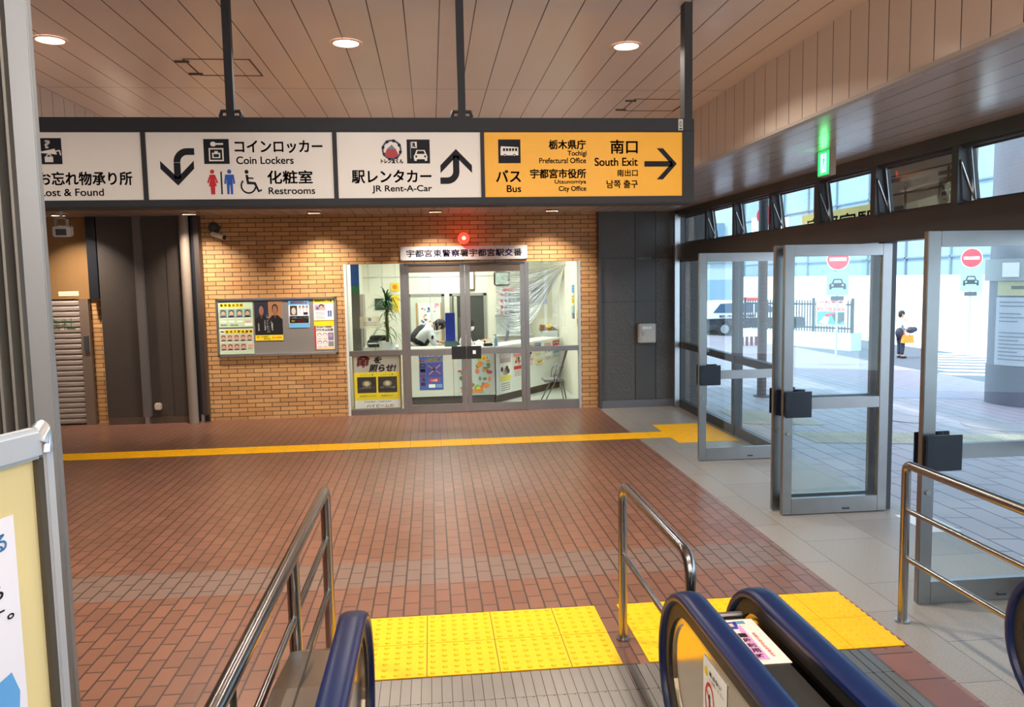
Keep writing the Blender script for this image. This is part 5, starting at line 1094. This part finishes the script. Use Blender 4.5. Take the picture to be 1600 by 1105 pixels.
# planter, fence, banner
t = thing('planter_wall', 'low pale speckled wall at the road edge carrying a dark fence', 'low wall', (14.6, 26.3, gz(14.6)), math.radians(121))
MB().box(0, 4.6, -.35, .35, -.1, .62, mat('speckled_stone', rgb(205, 222, 230), .7, noise=.5, nscale=14), .02).build('wall', t)
FB = paint(30, 38, 52)
t = thing('picket_fence', 'dark picket fence standing on the low speckled wall', 'fence', (14.6, 26.3, gz(14.6)+.62), math.radians(121))
b = MB()
for k in range(40): b.box(.08+k*.112, .11+k*.112, .19, .22, 0, 1.12, FB)
b.build('pickets', t); MB().box(0, 4.5, .18, .23, .12, .18, FB).box(0, 4.5, .18, .23, .95, 1.01, FB).build('rails', t)
b = MB()
for x in (.0, 1.5, 3.0, 4.45): b.box(x, x+.07, .17, .24, 0, 1.2, FB)
b.build('posts', t)
def ban(a):
    a.rect(.04, .04, .96, .32, WHT, 2); a.text('JR駐車場', .1, .08, .9, .2, RED, 3, .03); a.text('ご利用案内', .15, .23, .85, .3, NAVY, 3); a.rect(.04, .34, .96, .46, paint(220, 90, 80), 3); a.text('お得なきっぷ', .1, .36, .9, .44, WHT, 4)
    a.rect(.04, .48, .96, .96, paint(70, 150, 195), 3); a.poly([(.5, .55), (.96, .5), (.96, .8), (.7, .95)], paint(60, 80, 70), 4); a.poly([(.1, .9), (.3, .65), (.45, .7), (.4, .95)], paint(225, 225, 210), 4); a.poly([(.3, .6), (.7, .5), (.65, .56), (.35, .7)], RED, 5)
sheet('fence_banner', 'colourful printed banner with red lettering tied on the dark fence', 'banner', 1.14, .96, ban, (13.665, 27.372, 1.30), math.radians(-59))
# police car beyond the fence
t = thing('police_car', 'black and white police car parked beyond the fence, seen through the far door', 'car', (11.6, 34.0, gz(13.2)))
PB = paint(40, 44, 56, .25); PWc = paint(240, 243, 246, .25); CG = mat('car_glass', rgb(60, 90, 120), .1)
def carp(pts, w, m, nm, bev=.05):
    bm = bmesh.new(); vs = [bm.verts.new((x, 0, z)) for x, z in pts]; f = bm.faces.new(vs); r = bmesh.ops.extrude_face_region(bm, geom=[f])
    bmesh.ops.translate(bm, vec=(0, w, 0), verts=[v for v in r['geom'] if isinstance(v, bmesh.types.BMVert)]); bmesh.ops.translate(bm, vec=(0, -w/2, 0), verts=bm.verts)
    bmesh.ops.bevel(bm, geom=bm.edges[:], offset=bev, segments=2, affect='EDGES'); bm.verts.index_update()
    b = MB().add([v.co[:] for v in bm.verts], [[v.index for v in f.verts] for f in bm.faces], m); bm.free(); return b.build(nm, t, smooth=True)
carp([(0, .28), (-.03, .6), (0, .82), (4.4, .78), (4.5, .62), (4.5, .28)], 1.72, PB, 'lower_body'); carp([(4.45, .72), (4.3, .84), (3.5, .98), (2.75, 1.46), (1.0, 1.52), (.55, 1.48), (.10, 1.0), (.02, .72)], 1.66, PWc, 'upper_body')
for pts in ([(3.3, 1.0), (2.72, 1.38), (2.2, 1.40), (2.2, 1.0)], [(2.1, 1.0), (2.1, 1.41), (1.3, 1.42), (1.3, 1.0)], [(1.2, 1.0), (1.2, 1.42), (.68, 1.40), (.36, 1.02)]): MB().prism(pts, -.845, -.82, CG).prism(pts, .82, .845, CG).build('side_window', t)
for x in (.85, 3.65):
    w = MB(); w.tube([(x, -.90, .32), (x, -.66, .32)], .33, BLACK, 24).tube([(x, .66, .32), (x, .90, .32)], .33, BLACK, 24); w.tube([(x, -.915, .32), (x, -.9, .32)], .19, ALU_L, 18); w.build('wheel', t)
MB().box(2.0, 2.5, -.55, .55, 1.5, 1.62, mat('red_lightbar', rgb(220, 40, 40), .3, emit=(1, .1, .1), estr=.3), .03).build('light_bar', t)
MB().box(4.38, 4.48, -.75, -.45, .62, .74, WHT).build('headlight', t); a = Art(0, 0, 1, 1, -.865); a.text('POLICE', .95, -.66, 2.1, -.46, WHT, 1, .02); a.text('栃木県警察', .6, -.93, 2.2, -.80, NAVY, 1, .02); a.build('lettering', t)
# small parts at the plaza: chain bollards
t = thing('kerb_bollard_row', 'short row of dark red kerb blocks on the plaza below the police car', 'bollard', (10.9, 27.3, gz(10.9))); b = MB()
for k in range(4): b.box(k*.17, k*.17+.07, 0, .1, 0, .32, paint(110, 50, 60))
b.build('blocks', t)
# round pillar with notices, far right
t = thing('notice_pillar', 'thick round plaza pillar covered in notices at the right edge', 'pillar', (11.05, 13.9, gz(11.05)-.02))
MB().tube([(0, 0, 0), (0, 0, 5.3)], .62, paint(108, 112, 124, .5), 40).build('column', t, smooth=True)
MB().tube([(0, 0, 0), (0, 0, .78)], .635, paint(84, 88, 104, .5), 40).build('base_band', t, smooth=True)
MB().tube([(0, 0, 2.35), (0, 0, 2.75)], .70, paint(150, 158, 160, .5), 40).build('shelf_ring', t, smooth=True)
def curved(mb, r, a0, a1, z0, z1, m, n=14):
    v = []
    for k in range(n+1):
        a_ = a0+(a1-a0)*k/n; v += [(r*math.cos(a_), r*math.sin(a_), z0), (r*math.cos(a_), r*math.sin(a_), z1)]
    return mb.add(v, [(2*k, 2*k+2, 2*k+3, 2*k+1) for k in range(n)], m)
AF = math.radians(226)
b = MB(); curved(b, .645, AF-.75, AF+.75, .80, 2.05, paint(182, 188, 200)); b.build('notice_sheet', t)
b = MB(); random.seed(9)
for k in range(16):
    z = 1.95-k*.07
    if k in (2, 6, 7): continue
    curved(b, .650, AF-.62, AF-.62+random.uniform(.5, 1.1), z, z+.022, paint(120, 126, 140))
b.build('notice_lines', t)
b = MB(); curved(b, .655, AF-.7, AF+.7, 2.08, 2.34, paint(190, 186, 140)); curved(b, .66, AF-.3, AF+.5, 2.20, 2.26, paint(90, 95, 80)); b.build('yellow_banner', t)
b = MB(); curved(b, .72, AF-.5, AF-.1, 2.42, 2.68, WHT); curved(b, .72, AF+.1, AF+.5, 2.46, 2.66, paint(205, 190, 180)); curved(b, .66, AF-.5, AF+.2, 3.05, 3.3, WHT); b.build('small_signs', t)
# --- woman waiting by the crossing
w = thing('person', 'woman in light blue blouse and dark trousers waiting by the crossing with an orange bag', 'person', (14.62, 23.7, gz(14.62)))
N = {}; E_ = []
n('pel', 0, 0, .80, (.12, .10)); n('wst', 0, 0, .95, (.10, .08)); n('chs', .0, 0, 1.12, (.13, .09)); n('nk0', 0, 0, 1.22, (.07, .06)); n('nk', .01, 0, 1.27, .04); n('hd0', .02, 0, 1.33, .065); n('hd1', .025, 0, 1.38, .08); n('hd2', .02, 0, 1.43, .065)
E_ += [('pel', 'wst'), ('wst', 'chs'), ('chs', 'nk0'), ('nk0', 'nk'), ('nk', 'hd0'), ('hd0', 'hd1'), ('hd1', 'hd2')]
for t_, sy in (('L', -1), ('R', 1)):
    n('hip'+t_, .0, sy*.08, .72, .085); n('kn'+t_, .02, sy*.08, .42, .058); n('an'+t_, -.0, sy*.08, .08, .036); n('toe'+t_, .13, sy*.09, .03, .03)
    n('sh'+t_, .0, sy*.15, 1.16, .048); n('el'+t_, .04, sy*.19, .94, .036); n('wr'+t_, .20, sy*.13, .90, .022)
    E_ += [('pel', 'hip'+t_), ('hip'+t_, 'kn'+t_), ('kn'+t_, 'an'+t_), ('an'+t_, 'toe'+t_), ('chs', 'sh'+t_), ('sh'+t_, 'el'+t_), ('el'+t_, 'wr'+t_)]
    hand_nodes(N, E_, t_, N['wr'+t_][0], (1, 0, -.2), (0, -sy, 0), s=.9)
skin('body', N, E_, SKIN, w); BLS = paint(205, 218, 232, .8)
d_ = g2('pel', 'wst', 'chs', 'nk0', 'shL', 'elL', 'shR', 'elR'); d_['cL'] = ((.16, -.14, .905), .032); d_['cR'] = ((.16, .14, .905), .032)
skin('blouse', d_, [('pel', 'wst'), ('wst', 'chs'), ('chs', 'nk0'), ('chs', 'shL'), ('shL', 'elL'), ('elL', 'cL'), ('chs', 'shR'), ('shR', 'elR'), ('elR', 'cR')], BLS, w)
skin('trousers', {'p': ((0, 0, .76), (.13, .12)), 'l': ((0, -.08, .65), .095), 'l2': ((.02, -.08, .4), .075), 'l3': ((0, -.08, .10), .06), 'r': ((0, .08, .65), .095), 'r2': ((.02, .08, .4), .075), 'r3': ((0, .08, .10), .06)}, [('p', 'l'), ('l', 'l2'), ('l2', 'l3'), ('p', 'r'), ('r', 'r2'), ('r2', 'r3')], paint(35, 42, 62), w)
MB().ball((.05, -.09, .035), .12, .045, .04, PBLK).ball((.05, .08, .035), .12, .045, .04, PBLK).build('shoes', w, smooth=True)
head(w, (.025, 0, 1.38), (1, -.3, 0), .95)
t = thing('handbag', 'orange handbag hanging from the waiting woman\'s arm', 'bag', (14.70, 23.48, gz(14.7)+.50)); MB().prism([(-.17, 0), (.19, 0), (.16, .24), (-.14, .24)], -.07, .07, paint(240, 145, 50)).build('bag_body', t); MB().tube([(-.08, 0, .23), (-.05, 0, .36), (.05, 0, .38), (.09, 0, .23)], .01, paint(200, 110, 40), 8).build('strap', t)
t = thing('shoulder_bag', 'dark shoulder bag behind the waiting woman', 'bag', (14.50, 23.58, gz(14.5)+.66)); MB().ball((0, 0, .14), .13, .09, .16, paint(40, 44, 60), 14, 10).build('bag_body', t, smooth=True); MB().tube([(.05, 0, .27), (.16, -.06, .55), (.18, .1, .53)], .01, PBLK, 6).build('strap', t)
t = tag(MB().ball((0, 0, 0), .15, .11, .10, paint(45, 52, 70), 14, 10).ball((.1, -.02, .02), .1, .09, .08, paint(45, 52, 70), 12, 8).build('folded_jacket', smooth=True, loc=(14.83, 23.52, gz(14.83)+.90)), 'dark folded jacket carried over the woman\'s forearm', 'jacket')

# ------------------------------------------------------------ finer details hang under the part they sit on
SUB = {'push_plate': 'door_frame', 'lock_cylinder': 'door_frame', 'floor_bolt': 'door_frame', 'door_handle': 'door_panel', 'eyes': 'body', 'nose_and_ears': 'body', 'mouth': 'body', 'face_mask': 'body',
       'fixing_screw': 'board', 'white_bar': 'disc', 'car_symbol': 'plate', 'edge_trim': 'balustrade_panel', 'handrail_track': 'balustrade_panel', 'stay_hinge': 'stay_arm', 'pump': 'bottle_body',
       'notice_lines': 'notice_sheet', 'lock_box': 'guide_rail', 'tread_ribs': 'floor_plate', 'deck_nosing': 'deck_cover', 'arm_badge': 'sleeve', 'handset': 'base', 'handle': 'door', 'bulb': 'globe', 'hand_writing': 'sheet'}
for root in [o for o in bpy.data.objects if o.parent is None]:
    kids_ = list(root.children); seen = {}
    for k in kids_:
        nm = k.name.split('.')[0]
        if nm in SUB:
            hosts = [h for h in kids_ if h.name.split('.')[0] == SUB[nm]]
            if hosts and hosts[0].location.length < 1e-6:
                i = seen.get(nm, 0); seen[nm] = i+1; k.parent = hosts[min(i, len(hosts)-1)]
